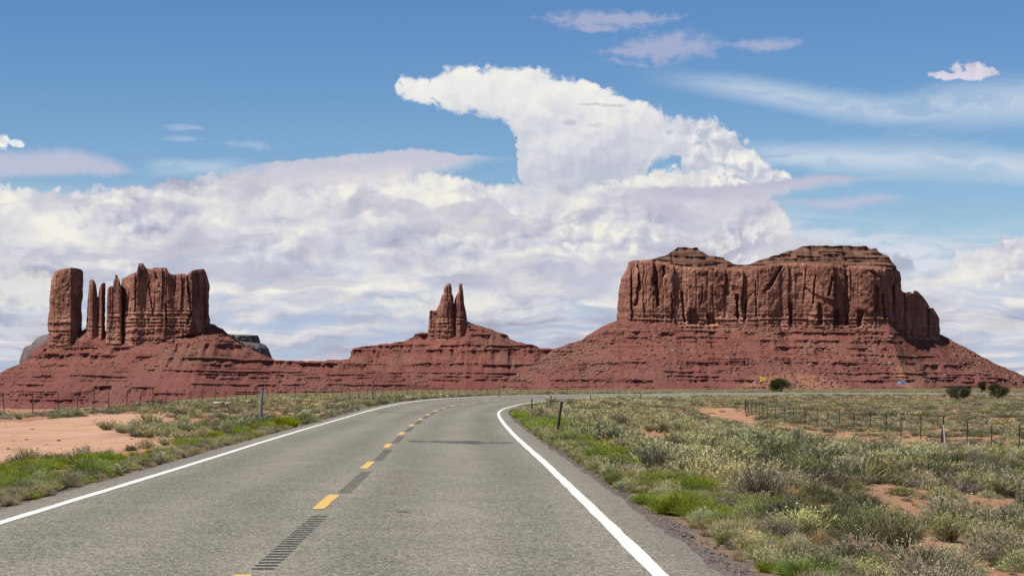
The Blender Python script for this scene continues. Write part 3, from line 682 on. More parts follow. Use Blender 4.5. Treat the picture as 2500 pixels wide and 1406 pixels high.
# ---- middle butte: twin spires on stepped ledges
CB = empty('sandstone_butte', (wx(1095, 4500), 4500, -30)); D = 4500
rock_wall('spire', CB, D, [(690, 1094), (700, 1086), (705, 1084), (716, 1084), (720, 1080), (727, 1077), (747, 1070), (758, 1064), (770, 1057), (830, 1052)], [(690, 1100), (702, 1103), (715, 1103), (722, 1106), (730, 1108), (745, 1109), (790, 1112), (830, 1114)],
          [(1092, 694), (1095, 691.5), (1099, 691.5), (1101, 695)], [(1052, 832), (1116, 828)], 40, seed=51, nf=60, nb=18, nt=110, bed=768, amp=0.5, top_round=0.25, feats=[(1083, 716, 1102, 714, 60, 1.5), (1096, 742, 1095, 790, 3, 7)])
rock_wall('spire', CB, D + 4, [(691, 1120), (713, 1120), (716, 1116), (730, 1111), (745, 1107), (830, 1103)], [(691, 1129.5), (700, 1128.5), (713, 1131), (741, 1133), (758, 1137), (780, 1140), (830, 1143)],
          [(1120, 694), (1124, 691.5), (1129.5, 693)], [(1103, 830), (1143, 824)], 30, seed=57, nf=44, nb=14, nt=110, bed=768, amp=0.42, top_round=0.25, front=lambda p: np.abs(p - 1122) * 0.5)
rock_wall('shoulder', CB, D + 2, [(757, 1048), (800, 1046), (830, 1043)], [(757, 1068), (775, 1080), (830, 1090)], [(1048, 760), (1051, 757.5), (1066, 758), (1072, 762)], [(1042, 834), (1090, 832)], 36, seed=59, nf=40, nb=14, nt=60, bed=780, amp=0.5, feats=[(1054, 762, 1053, 800, 5, 9)])
ct, CFV = talus('talus_slope', CB, D + 22, [(690, 886), (850, 876), (855, 873), (858, 855), (864, 850), (890, 845), (940, 839), (985, 833), (1010, 823), (1012, 815), (1030, 811), (1046, 814), (1136, 806), (1142, 784), (1150, 788), (1180, 797), (1210, 808), (1240, 818), (1243, 826), (1262, 833), (1305, 843), (1318, 849), (1360, 851), (1430, 862), (1500, 880), (1620, 915), (1800, 950)],
      [(1000, 1250, 816, 817, 9, .85), (840, 1345, 843, 843, 8, .92), (840, 1345, 854, 853, 12, .8), (1120, 1180, 858, 858, 14, .6), (1220, 1300, 850, 850, 16, .45), (1318, 1420, 853, 851, 17, .8), (780, 1180, 889, 889, 7, .85), (1130, 1180, 896, 896, 8, .7), (1180, 1420, 891, 891, 6, .6), (780, 1500, 910, 911, 3, .75), (780, 1500, 918, 919, 3, .6), (820, 1420, 927, 927, 3, .65), (1250, 1420, 934, 934, 3, .5), (1043, 1145, 786, 784, 4, .8), (1043, 1145, 796, 796, 5, .8), (1035, 1160, 805, 805, 4, .7)],
      seed=131, back=70, nr=190, c0=1.5, c1=3.2, step=2.0)
scatter_rocks(CB, CFV, 3500, 15, 0.9, 6.0, lambda p: 0.3 + 0.7 * (fbm(p[0] / 60, p[2] / 30, seed=78) > 0.15))
settle(CB); tag(CB, 'small red butte with twin rock spires standing on stepped ledges', 'butte')

# ---- right butte: a broad walled mesa with a stepped cap
RBt = empty('sandstone_butte', (wx(1880, 4000), 4000, -14)); D = 4000
fr = lambda p: np.interp(p, [1500, 1512, 1530, 1600, 1700, 1900, 2050, 2165, 2200, 2300], [60, 22, 6, 0, 12, 0, 8, 20, 75, 190]) + 3.0 * np.sin(p / 23.0)
rim = [(1534, 640), (1544, 636), (1575, 634.5), (1600, 633), (1621, 640), (1650, 648), (1700, 652), (1760, 654), (1830, 657), (1868, 648), (1900, 643), (1960, 641), (2050, 645), (2120, 650), (2160, 652), (2184, 650), (2197, 664)]
rock_wall('cliff', RBt, D, [(634, 1535), (648, 1532.5), (680, 1517), (702, 1511), (751, 1507), (800, 1506)], [(634, 2184), (664, 2198), (700, 2201), (750, 2206), (800, 2212), (830, 2215)], rim,
          [(1506, 795), (1546, 795), (1640, 790), (1740, 800), (1800, 792), (1900, 800), (2000, 804), (2105, 808), (2162, 800), (2215, 815)], 230, front=fr, seed=61, nf=560, nb=60, nt=120, bed=764, amp=1.0, ends=14.0, top_round=0.05, colw=19, flute=0.9, cola=2.2,
          feats=[(1558, 634, 1562, 690, 8, 13), (1562, 690, 1553, 745, 13, 12), (1600, 634, 1602, 690, 12, 14), (1602, 690, 1607, 745, 11, 13), (1622, 652, 1623, 672, 14, 9), (1640, 720, 1641, 780, 6, 9), (1665, 715, 1672, 785, 8, 10), (1690, 757, 1693, 790, 30, 14), (1735, 768, 1738, 790, 24, 14),
                 (1765, 700, 1775, 716, 16, 6), (1800, 722, 1801, 778, 9, 14), (1823, 735, 1820, 778, 9, 12), (1907, 653, 1873, 708, 12, 13), (1930, 744, 1932, 786, 10, 12), (1968, 660, 1962, 740, 4, 8), (1990, 675, 1984, 740, 5, 9), (2000, 745, 2003, 790, 14, 12), (2030, 680, 2022, 720, 8, 9), (2043, 760, 2040, 790, 16, 10), (2066, 648, 2068, 790, 14, 11), (2100, 760, 2098, 795, 20, 12), (2140, 700, 2138, 760, 12, 9), (2128, 664, 2145, 675, 22, 8), (2155, 720, 2160, 780, 7, 10), (1845, 690, 1846, 770, 4, 6), (1715, 700, 1713, 740, 4, 5)])
rock_wall('fin', RBt, D + 60, [(700, 2180), (830, 2180)], [(709, 2262), (722, 2270), (753, 2280), (751, 2285.5), (762, 2290), (779, 2294), (816, 2295), (850, 2298)],
          [(2180, 690), (2200, 700), (2216, 714), (2238, 712), (2243, 718), (2251, 709.5), (2261, 709.5), (2270, 722), (2280, 754), (2285, 751), (2290, 762), (2294, 779)], [(2180, 825), (2240, 835), (2298, 838)], 60,
          front=lambda p: (p - 2180) * 0.95, seed=67, nf=120, nb=24, nt=90, amp=0.8, ends=6.0, bed=790)
talus('cap', RBt, D + 100, [(1572, 640), (1582, 636), (1600, 631), (1621, 627), (1635, 617), (1651, 606), (1655, 603), (1704, 606), (1707, 612), (1731, 625), (1766, 628), (1771, 635), (1788, 645), (1828, 648), (1848, 638), (1871, 631), (1916, 617), (1950, 607), (1955, 602), (2116, 600), (2125, 607), (2140, 607), (2143, 616), (2164, 628), (2170, 640), (2180, 647), (2186, 656)],
      [(1640, 1720, 604, 606, 5, .95), (1600, 1780, 625, 630, 5, .85), (1560, 1830, 640, 644, 3, .8), (1940, 2150, 602, 602, 6, .95), (1850, 2180, 628, 632, 6, .9), (1850, 2190, 637, 641, 3, .8), (1850, 2190, 616, 619, 2.5, .6), (1600, 2190, 650, 650, 4, .85)],
      seed=151, back=70, nr=46, c0=1.6, c1=1.6, step=1.6, mat=M_CAP, zbot=[(x_, y_ + 9) for x_, y_ in rim], ridge=lambda p: np.interp(p, [1560, 1600, 1660, 1700, 1800, 1840, 1960, 2120, 2198], [-40, -40, 0, 0, -40, -40, 0, 0, 20]), anchor=lambda p: 4022 + fr(p) + np.where(p > 2150, (p - 2150) * 0.5, 0), gully=0.4)
rt, RFV = talus('talus_slope', RBt, D + 16, [(1150, 962), (1220, 938), (1290, 898), (1330, 868), (1352, 851), (1366, 847), (1400, 836), (1430, 826), (1440, 815), (1472, 796), (1500, 785), (1520, 778), (1600, 772), (1640, 770), (1665, 782), (1740, 786), (1760, 772), (1800, 773), (1890, 778), (1912, 788), (1934, 783), (1950, 778), (1994, 788), (2068, 786), (2105, 793), (2162, 780), (2184, 790), (2213, 802), (2233, 814), (2292, 814), (2312, 824), (2350, 845), (2390, 866), (2440, 891), (2490, 913), (2560, 935), (2640, 950)],
      [(1470, 1640, 812, 812, 6, .4), (1420, 1540, 828, 830, 7, .6), (1640, 1780, 812, 812, 4, .4), (1780, 1900, 812, 813, 4, .5), (1890, 2240, 812, 814, 5, .8), (1840, 2190, 831, 833, 6, .72), (1440, 1520, 848, 850, 5, .6), (1880, 2150, 848, 851, 7, .55), (2060, 2260, 868, 869, 3, .7), (1430, 1600, 886, 886, 5, .6), (1665, 1735, 885, 886, 11, .8), (1760, 2110, 884, 886, 5, .72), (2230, 2360, 890, 890, 8, .7), (1600, 1760, 908, 908, 4, .6), (1560, 1740, 918, 918, 3, .6), (1960, 2400, 911, 914, 3, .75), (2100, 2500, 920, 922, 3, .6), (2000, 2500, 930, 932, 3, .55), (1500, 1800, 926, 927, 2.5, .5), (1380, 1500, 905, 905, 3, .5)],
      ridge=lambda p: np.where((p > 1500) & (p < 2300), fr(p), np.where(p <= 1500, 60 - 0 * p, 190.0)), seed=161, back=240, nr=190, c0=1.5, c1=3.4, step=2.0)
scatter_rocks(RBt, RFV, 10000, 25, 0.9, 6.5, lambda p: 0.25 + 0.75 * (fbm(p[0] / 70, p[2] / 30, seed=79) > 0.0))
rg_ = np.random.default_rng(99); PP, SZ = [], []
while len(PP) < 520:
    i_, j_ = int(190 * rg_.uniform(0.45, 0.97)), rg_.integers(2, RFV.shape[1] - 2); q_ = RFV[i_, j_]
    if rg_.uniform() < (0.9 if 400 < q_[0] < 620 and q_[2] < 26 else 0.12): PP.append(q_ + np.array([0, -0.5, 0.4])); SZ.append(1.0 + 2.4 * rg_.uniform() ** 2.5)
M_DOT = plain('slope_shrub', (0.040, 0.036, 0.018), 0.9, var=0.4, sc=0.5)
o_ = rocks_mesh('slope_shrubs', PP, SZ, 6, M_DOT, RBt, flat=0.9); o_['kind'] = 'stuff'
settle(RBt); tag(RBt, 'broad red mesa with sheer walls and a stepped cap rock', 'butte')

# ---- far mesa peeping out on both sides of the left butte
FB = empty('sandstone_butte', (wx(350, 8200), 8200, -60)); D = 8200
M_FAR = rock_mat('haze_grey_rock', (0.066, 0.050, 0.050), (0.125, 0.098, 0.094), (0.18, 0.148, 0.140), 0.5, 0.2)  # greyed rock colour stands in for the haze of distance
rock_wall('cliff', FB, D, [(825, 76), (838, 68), (850, 58), (870, 50), (900, 44), (960, 40)], [(825, 636), (838, 644), (850, 655), (875, 665), (900, 672), (960, 680)], [(70, 846), (90, 838), (130, 834), (400, 832), (600, 834), (640, 838), (646, 842)], [(40, 960), (680, 960)], 500, seed=71, nf=300, nb=30, nt=60, amp=1.8, ends=10.0, mat=M_FAR)
rock_wall('cap', FB, D + 60, [(814, 100), (838, 78)], [(814, 630), (838, 636)], [(95, 824), (102, 818), (120, 815), (400, 814), (560, 815), (580, 816.5), (628, 818), (631, 822)], [(70, 850), (640, 848)], 380, seed=73, nf=260, nb=30, nt=20, amp=1.2, ends=10.0, mat=M_FAR)
settle(FB); tag(FB, 'distant hazy mesa showing on both sides of the tower butte', 'butte')

# ------------------------------------------------------------------ the road
def S_of(Y): return float(np.interp(Y, RC[:, 1], SS))
def asphalt():
    m, b = new_mat('chip_sealed_asphalt'); P = pos(b); off = attr(b, 'off'); sa = attr(b, 'sarc')
    grain = b.voro(P, 62.0, out='Color'); gx = b.sep(grain)[0]
    n = b.noise(P, 95.0, 3.0, 0.7); patch = b.noise(b.xyz(off * 0.55, sa * 0.05, 0.0), 1.0, 5.0, 0.6); blot = b.noise(P, 0.8, 5.0, 0.6)
    wheel = b.math('COSINE', (off.abs() - 1.8) * 3.4)                     # wheel paths polish lighter
    g2 = b.sep(b.voro(P, 27.0, out='Color'))[0]
    crk = b.voro(b.vmath('ADD', b.xyz(off * 0.34, sa * 0.085, 0.0), b.vmath('SCALE', b.noise(P, 0.9, 4.0, 0.6, col=True), scale=0.35)), 1.0, feature='DISTANCE_TO_EDGE')
    f = 0.5 - b.step(crk, 0.0, 0.012, 0.16, 0.0) * b.step(blot, 0.42, 0.6) + (gx - 0.5) * 0.78 + (g2 - 0.5) * 0.32 + (n - 0.5) * 0.75 + (patch - 0.5) * 0.30 + (blot - 0.5) * 0.22 + wheel * 0.05
    c = b.ramp(f, [(0.10, (0.034, 0.030, 0.022)), (0.36, (0.120, 0.108, 0.080)), (0.60, (0.176, 0.161, 0.122)), (0.95, (0.315, 0.292, 0.228))])
    edge = b.step(off.abs() + (blot - 0.5) * 0.5, 3.62, 4.05)
    c = b.mix(edge * 0.35, c, (0.135, 0.112, 0.095))
    return finish(m, b, c, 0.82, bump=gx * 0.6 + n * 0.4, bump_d=0.006, spec=0.25, normal_strength=0.7)
M_ASPH = asphalt()
def paint(name, col, worn):
    m, b = new_mat(name); P = pos(b)
    n = b.noise(P, 70.0, 4.0, 0.7); w = b.noise(P, 6.0, 5.0, 0.7)
    c = b.mix(b.step(n * 0.6 + w * 0.4, 0.63 - worn, 0.80 - worn) * 0.8, b.mix(w, tuple(0.85 * x for x in col), col), (0.13, 0.12, 0.10))
    return finish(m, b, c, 0.7, bump=n, bump_d=0.003, spec=0.3)
M_WHITE = paint('white_road_paint', (0.60, 0.585, 0.54), 0.07)
M_YELL = paint('yellow_road_paint', (0.52, 0.335, 0.095), 0.10)
M_GROOVE = plain('milled_groove', (0.034, 0.031, 0.028), 0.95, var=0.5, sc=30)  # dark from the fresh cut, with the trough's shade put into the colour
def dark_mark_mat():
    m, b = new_mat('dark_road_mark'); P = pos(b); n = b.noise(P, 60.0, 4.0, 0.7); w = b.noise(scl(b, P, (2.2, 0.8, 1.0)), 1.0, 4.0, 0.6)
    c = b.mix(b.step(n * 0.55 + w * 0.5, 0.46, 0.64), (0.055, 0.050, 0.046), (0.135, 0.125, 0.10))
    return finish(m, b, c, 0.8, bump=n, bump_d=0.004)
M_MARK = dark_mark_mat()
s_all = np.concatenate([np.arange(S_of(-40), S_of(60), 0.6), np.arange(S_of(60), S_of(200), 1.2), np.arange(S_of(200), S_of(790), 2.5)])
def ribbon(name, offs, ss, dz, mat, parent=None, ragged=0.0, seed=0, attrs=True, side=0):
    O, Sg = np.meshgrid(np.asarray(offs, float), ss)
    O = O.copy()
    if ragged:
        if side <= 0: O[:, 0] += ragged * fbm(ss / 0.9, 0 * ss, seed=seed, oct=4)
        if side >= 0: O[:, -1] += ragged * fbm(ss / 0.9, 0 * ss + 9, seed=seed + 1, oct=4)
    V = road_at(Sg, O, dz).reshape(-1, 3)
    return mesh_obj(name, V, grid_faces(len(ss), len(offs))[:, ::-1], mat, parent, attrs={'off': O.ravel(), 'sarc': Sg.ravel()} if attrs else None)
G0, G1 = 0.0, 0.21                                     # the milled centre strip lies just right of the dashes
road = ribbon('road', [-4.15, -3.7, -2.6, -1.3, G0], s_all, 0.0, M_ASPH, ragged=0.05, seed=3, side=-1)
tag(road, 'two-lane grey asphalt road curving right towards the buttes', None, None, 'structure')
ribbon('lane_surface', [G1, 1.3, 2.6, 3.7, 4.15], s_all, 0.0, M_ASPH, road, ragged=0.05, seed=5, side=1)
ribbon('edge_line', [-3.67, -3.52], s_all, 0.005, M_WHITE, road, ragged=0.008, seed=11)
ribbon('edge_line', [3.52, 3.67], s_all, 0.005, M_WHITE, road, ragged=0.008, seed=13)
# dashes and the grooves milled between them
PER, LEN, FIRST = 12.8, 3.5, S_of(27.4) - 2 * 12.8
dash_spans = [(FIRST + PER * k, FIRST + PER * k + LEN) for k in range(0, 24)]
for k, (a, e) in enumerate(dash_spans):
    ss = np.linspace(a, e, 9); ribbon('lane_dash', [-0.085, 0.075], ss, 0.006, M_YELL, road, ragged=0.012, seed=40 + k)
grooves = []
for k, (a, e) in enumerate(dash_spans[:-1]):
    b0, b1 = e + 0.5, e + PER - LEN - 1.3
    if b0 > S_of(80): break
    grooves += list(np.arange(b0, b1, 0.32))
gl = 0.17
lands, cur = [], s_all[0]
for g in grooves:
    if g > cur: lands.append((cur, g))
    cur = g + gl
lands.append((cur, s_all[-1]))
LV, LF, LO, LS = [], [], [], []
for a, e in lands:
    nseg = max(1, int((e - a) / 1.2)); ss = np.linspace(a, e, nseg + 1)
    O, Sg = np.meshgrid([G0, G1], ss); n0 = sum(len(v) for v in LV)
    LV.append(road_at(Sg, O, 0.0).reshape(-1, 3)); LF.append(grid_faces(nseg + 1, 2)[:, ::-1] + n0); LO.append(O.ravel()); LS.append(Sg.ravel())
mesh_obj('centre_strip', np.concatenate(LV), np.concatenate(LF), M_ASPH, road, attrs={'off': np.concatenate(LO), 'sarc': np.concatenate(LS)})
for g in grooves:                                      # a shallow trough each, its ends sloping up
    u = np.linspace(0, 1, 6); O, U = np.meshgrid(np.linspace(G0, G1, 4), u)
    dep = -0.016 * np.sin(U * pi) ** 0.7 * np.minimum(1, np.minimum(O - G0, G1 - O) / 0.03)
    V = road_at(g + U * gl, O, dep)
    mesh_obj('rumble_groove', V.reshape(-1, 3), grid_faces(6, 4)[:, ::-1], M_GROOVE, road)
for k, (a, e) in enumerate(dash_spans[:-1]):           # farther off the grooves run together: one sheet, their shade in its dark colour
    if e + 0.5 > S_of(80):
        ribbon('rumble_strip', [0.02, 0.20], np.linspace(e + 0.4, e + PER - LEN - 0.8, 8), 0.005, M_MARK, road, ragged=0.02, seed=70 + k)
def streak(s0, o0, o1, wid, seed, skew=0.0):  # an irregular dark patch laid across the lane
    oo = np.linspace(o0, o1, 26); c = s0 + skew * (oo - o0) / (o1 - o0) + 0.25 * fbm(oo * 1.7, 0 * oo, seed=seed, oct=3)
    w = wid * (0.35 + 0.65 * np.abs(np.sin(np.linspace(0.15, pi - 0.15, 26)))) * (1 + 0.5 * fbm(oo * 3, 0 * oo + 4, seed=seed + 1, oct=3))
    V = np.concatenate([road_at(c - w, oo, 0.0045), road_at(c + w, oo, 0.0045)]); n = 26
    mesh_obj('dark_streak', V, np.array([(i, i + 1, n + i + 1, n + i) for i in range(n - 1)]), M_MARK, road)
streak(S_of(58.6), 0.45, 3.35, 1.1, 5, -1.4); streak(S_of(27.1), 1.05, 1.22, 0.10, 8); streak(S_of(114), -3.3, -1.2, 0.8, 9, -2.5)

# shoulders of broken asphalt and stone chips
def gravel_mat():
    m, b = new_mat('shoulder_gravel'); P = pos(b)
    cell = b.voro(P, 38.0, out='Color'); n = b.noise(P, 3.0, 5.0, 0.6); cx = b.sep(cell)[0]
    c = b.ramp(cx * 0.7 + n * 0.3, [(0.15, (0.045, 0.035, 0.030)), (0.5, (0.105, 0.080, 0.066)), (0.85, (0.20, 0.160, 0.135))])
    c = b.mix(b.step(n, 0.52, 0.68) * 0.6, c, (0.19, 0.115, 0.078))
    return finish(m, b, c, 0.9, bump=cx, bump_d=0.02)
M_GRAV = gravel_mat()
for sg in (-1, 1):
    ss = s_all[::2]
    offs = [4.02, 4.35, 4.95] if sg > 0 else [-4.95, -4.35, -4.02]
    O, Sg = np.meshgrid(offs, ss); V = road_at(Sg, O, 0.0); 
    gz = ground(V[..., 0], V[..., 1]); V[..., 2] = np.where(np.abs(O) < 4.1, V[..., 2] - 0.02, np.maximum(gz + 0.012, V[..., 2] - 0.06 - 0.13 * (np.abs(O) - 4.1)))
    far = np.abs(O) > 4.5; V[..., 2] = np.where(far, gz - 0.025 + 0.03 * fbm(Sg / 0.8, O, seed=4, oct=2), V[..., 2])
    o = mesh_obj('gravel_shoulder', V.reshape(-1, 3), grid_faces(len(ss), 3)[:, ::-1], M_GRAV, smooth=True)
    tag(o, 'crumbled dark gravel shoulder along the %s edge of the road' % ('right' if sg > 0 else 'left'), None, None, 'structure')
M_CHIP = None
def chips():
    m, b = new_mat('stone_chips'); n = b.noise(pos(b), 22.0, 1.0); c = b.ramp(n, [(0.3, (0.045, 0.038, 0.032)), (0.5, (0.105, 0.088, 0.070)), (0.7, (0.22, 0.185, 0.15))])
    m = finish(m, b, c, 0.9); rg = np.random.default_rng(8); P, Z = [], []
    for k in range(3600):
        Y = 14 + 46 * rg.uniform() ** 1.6; sd_ = 1 if rg.uniform() < 0.78 else -1
        o = 4.12 + abs(rg.normal(0, 0.26)); p = road_at(S_of(Y), sd_ * o, 0.0)
        P.append(p); Z.append(0.010 + 0.030 * rg.uniform() ** 3)
    P = np.array(P); O = np.abs(nearest(P[:, 0], P[:, 1])[1])
    P[:, 2] = np.maximum(ground(P[:, 0], P[:, 1]) + 0.01, P[:, 2] - 0.05 - 0.13 * (O - 4.1)) + 0.004
    o = rocks_mesh('shoulder_chips', P, Z, 4, m); tag(o, 'loose grey stone chips scattered along the asphalt edge', 'gravel', None, 'stuff')
chips()

# ------------------------------------------------------------------ bare sand: the pull-out on the left and the track by the right fence
def sand_mat(name, cols, track_dir=(1.0, 0.12)):
    m, b = new_mat(name); P = pos(b)
    n1 = b.noise(P, 0.5, 5.0, 0.6); n2_ = b.noise(P, 7.0, 5.0, 0.65); tr = b.noise(scl(b, P, (0.9, 0.09, 1.0)), 1.0, 5.0, 0.6)
    c = b.ramp(n1 * 0.4 + n2_ * 0.3 + tr * 0.3, [(0.36, cols[0]), (0.5, cols[1]), (0.66, cols[2])])
    return finish(m, b, c, 0.95, bump=n2_ + tr * 0.6, bump_d=0.03, spec=0.04)
def patch_sheet(name, poly, mat, label, dz=0.025, cell=0.8, rag=0.7, seed=0):
    from mathutils.geometry import tessellate_polygon
    poly = np.array(poly, float); x0, y0 = poly.min(0); x1, y1 = poly.max(0)
    xs = np.arange(x0 - 1, x1 + 1, cell); ys = np.arange(y0 - 1, y1 + 1, cell * 1.6)
    Xg, Yg = np.meshgrid(xs, ys); xw = Xg + rag * fbm(Xg / 2.2, Yg / 2.2, seed=seed, oct=3); yw = Yg + 2 * rag * fbm(Xg / 2.2 + 7, Yg / 2.2, seed=seed + 1, oct=3)
    ins = np.zeros(Xg.shape, bool); j = len(poly) - 1
    for i in range(len(poly)):
        xi, yi = poly[i]; xj, yj = poly[j]
        ins ^= ((yi > yw) != (yj > yw)) & (xw < (xj - xi) * (yw - yi) / (yj - yi + 1e-9) + xi); j = i
    Z = ground(Xg, Yg) + np.where(ins, dz, -0.12)
    keep = ins.copy(); keep[1:] |= ins[:-1]; keep[:-1] |= ins[1:]; keep[:, 1:] |= ins[:, :-1]; keep[:, :-1] |= ins[:, 1:]
    fc = grid_faces(len(ys), len(xs))[:, ::-1]; k = keep.ravel(); fc = fc[k[fc].all(1)]
    used = np.unique(fc); mp = -np.ones(k.size, int); mp[used] = np.arange(len(used))
    V = np.stack([Xg, Yg, Z], -1).reshape(-1, 3)[used]
    return tag(mesh_obj(name, V, mp[fc], mat, smooth=True), label, None, None, 'structure')
M_LOT = sand_mat('pale_packed_sand', [(0.255, 0.145, 0.090), (0.355, 0.210, 0.134), (0.43, 0.275, 0.190)])
LOT = [(-11.4, 42), (-10.8, 50), (-10.3, 57), (-10.0, 63), (-12.8, 70), (-14.2, 76), (-14.6, 84), (-16.0, 98), (-17.6, 108), (-18.6, 117), (-20, 119), (-23.2, 117), (-23.2, 100), (-24.2, 80), (-25.5, 60), (-26, 42)]
patch_sheet('dirt_pullout', LOT, M_LOT, 'pale orange packed-dirt pull-out left of the road', seed=5)
patch_sheet('dirt_patch', [(-10.6, 98), (-9.3, 100), (-9.3, 112), (-11, 122), (-12.6, 124), (-12.0, 110)], M_LOT, 'pale sandy strip among the bushes past the tall grey post', seed=8, rag=0.5)
rg_ = np.random.default_rng(12); q_ = np.stack([rg_.uniform(-24, -11, 260), rg_.uniform(46, 118, 260)], 1); q_ = np.concatenate([q_, np.zeros((260, 1))], 1); q_[:, 2] = ground(q_[:, 0], q_[:, 1]) + 0.03
o_ = rocks_mesh('pullout_stones', q_, 0.02 + 0.09 * rg_.uniform(size=260) ** 4, 9, plain('brown_stone', (0.16, 0.10, 0.07), 0.9, var=0.3)); tag(o_, 'small brown stones and clods lying on the dirt pull-out', 'stones', None, 'stuff')
M_TRACK = sand_mat('orange_sand', [(0.22, 0.108, 0.060), (0.31, 0.165, 0.095), (0.39, 0.235, 0.15)])
TRK = pl([(96, 18.6), (115, 18.4), (140, 18.6), (165, 19.0), (190, 19.8), (215, 21.5), (240, 25.0)])
_ty = np.linspace(96, 240, 30); TRW = np.interp(_ty, [96, 120, 170, 195, 225, 240], [0.5, 0.8, 1.0, 2.0, 2.2, 0.5])
patch_sheet('dirt_track', list(zip(TRK(_ty) - TRW, _ty)) + list(zip(TRK(_ty) + TRW, _ty))[::-1], M_TRACK, 'orange dirt track running inside the right-hand wire fence', seed=11, cell=0.5, rag=0.45)

# ------------------------------------------------------------------ posts, fences and signs
M_STEEL = plain('rusted_steel_post', (0.040, 0.030, 0.026), 0.8, 0.3, var=0.35)
M_GALV = plain('galvanised_steel', (0.20, 0.205, 0.205), 0.55, 0.5, var=0.25, sc=14)
M_WOOD = plain('weathered_post', (0.115, 0.090, 0.072), 0.9, var=0.3, sc=20)
M_WIRE = plain('fence_wire', (0.09, 0.075, 0.065), 0.7, 0.5)
M_REFL = plain('white_reflector', (0.62, 0.60, 0.58), 0.4)
M_DARKP = plain('dark_channel_post', (0.050, 0.048, 0.045), 0.6, 0.4, var=0.3)
M_PALE = plain('pale_pipe', (0.40, 0.40, 0.38), 0.6, 0.2)
def tube(points, rad, n=8):
    P = np.asarray(points, float); V = []
    for i, p in enumerate(P):
        t = P[min(i + 1, len(P) - 1)] - P[max(i - 1, 0)]; t /= np.linalg.norm(t)
        a = np.cross(t, (0, 0, 1.0)) if abs(t[2]) < 0.9 else np.cross(t, (1.0, 0, 0)); a /= np.linalg.norm(a); c = np.cross(t, a)
        r = rad[i] if hasattr(rad, '__len__') else rad
        V += [p + r * (cos(2 * pi * k / n) * a + sin(2 * pi * k / n) * c) for k in range(n)]
    Fc = [(i * n + k, i * n + (k + 1) % n, (i + 1) * n + (k + 1) % n, (i + 1) * n + k) for i in range(len(P) - 1) for k in range(n)]
    Fc += [tuple(range(n))[::-1], tuple((len(P) - 1) * n + k for k in range(n))]
    return [tuple(v) for v in V], Fc
def tpost_mesh():
    V, Fc = boxes([((0, 0, 0.62), (0.026, 0.005, 0.68)), ((0, 0.020, 0.62), (0.005, 0.0145, 0.678))] + [((0, -0.010, z), (0.012, 0.0045, 0.008)) for z in np.arange(0.25, 1.25, 0.10)])
    me = bpy.data.meshes.new('fence_post'); me.from_pydata(V, [], Fc); me.materials.append(M_STEEL); return me
TP = tpost_mesh()
def fence(name, path, spacing, label, seed, lean=0.03, special=None):
    rg = np.random.default_rng(seed); path = np.array(path, float)
    s = np.concatenate([[0], np.cumsum(np.hypot(*np.diff(path, axis=0).T))]); q = np.arange(0, s[-1], spacing)
    X = np.interp(q, s, path[:, 0]) + rg.normal(0, 0.06, len(q)); Y = np.interp(q, s, path[:, 1]) + rg.normal(0, 0.2, len(q)); Z = ground(X, Y)
    root = empty(name, (X[0], Y[0], Z[0])); tag(root, label, 'fence'); tops = []
    for x, y, z in zip(X, Y, Z):
        o = bpy.data.objects.new('post', TP); COL.objects.link(o); o.parent = root
        o.location = (x - X[0], y - Y[0], z - Z[0]); lx, ly = rg.normal(0, lean, 2); o.rotation_euler = (lx, ly, rg.uniform(-0.3, 0.3)); sc_ = rg.uniform(0.93, 1.06); o.scale = (1, 1, sc_)
        tops.append((x - X[0] + ly * 0.9, y - Y[0] - 0.03 - lx * 0.9, z - Z[0]))
    for h_ in (0.42, 0.68, 0.94, 1.20):
        V, Fc = tube([(a, b, c + h_ - (0.0 if i % 2 else 0.01)) for i, (a, b, c) in enumerate(tops)], 0.005, 4)
        mesh_obj('wire', V, Fc, M_WIRE, root)
    return root, X, Y, Z
lf = [(-27.2, 96)] + [tuple(road_at(S_of(y), -21.6 - 0.8 * (y < 118), 0)[:2]) for y in np.arange(104, 420, 8)]
fence('wire_fence', lf, 4.8, 'barbed wire fence on thin steel posts behind the dirt pull-out', 3, 0.05)
rf = [(23.2, 84), (23.1, 100), (22.9, 150), (22.6, 185), (24.5, 220), (28.5, 252), (36, 297), (45, 340), (57, 385), (72, 432), (92, 480), (118, 535), (150, 590)]
RFN, fx, fy, fz = fence('wire_fence', rf, 5.6, 'barbed wire fence on dark steel posts crossing the scrub on the right', 5, 0.025)
_p = np.array((wx(2303, 111), 111.0)); _z = float(ground([_p[0]], [_p[1]])[0]); R0 = np.array(RFN.location)
V, Fc = tube([np.array((_p[0] - 0.05, _p[1], _z - 0.1)) - R0, np.array((_p[0] + 0.02, _p[1], _z + 1.55)) - R0], 0.045); mesh_obj('corner_post', V, Fc, M_STEEL, RFN)
V, Fc = tube([np.array((_p[0] + 0.05, _p[1] - 0.25, _z - 0.05)) - R0, np.array((_p[0] - 0.02, _p[1] - 0.1, _z + 1.12)) - R0], 0.034); mesh_obj('brace', V, Fc, M_PALE, RFN)
V, Fc = tube([np.array((_p[0] - 0.14, _p[1] + 0.1, _z - 0.05)) - R0, np.array((_p[0] - 0.02, _p[1] + 0.05, _z + 1.0)) - R0], 0.03); mesh_obj('brace', V, Fc, M_STEEL, RFN)

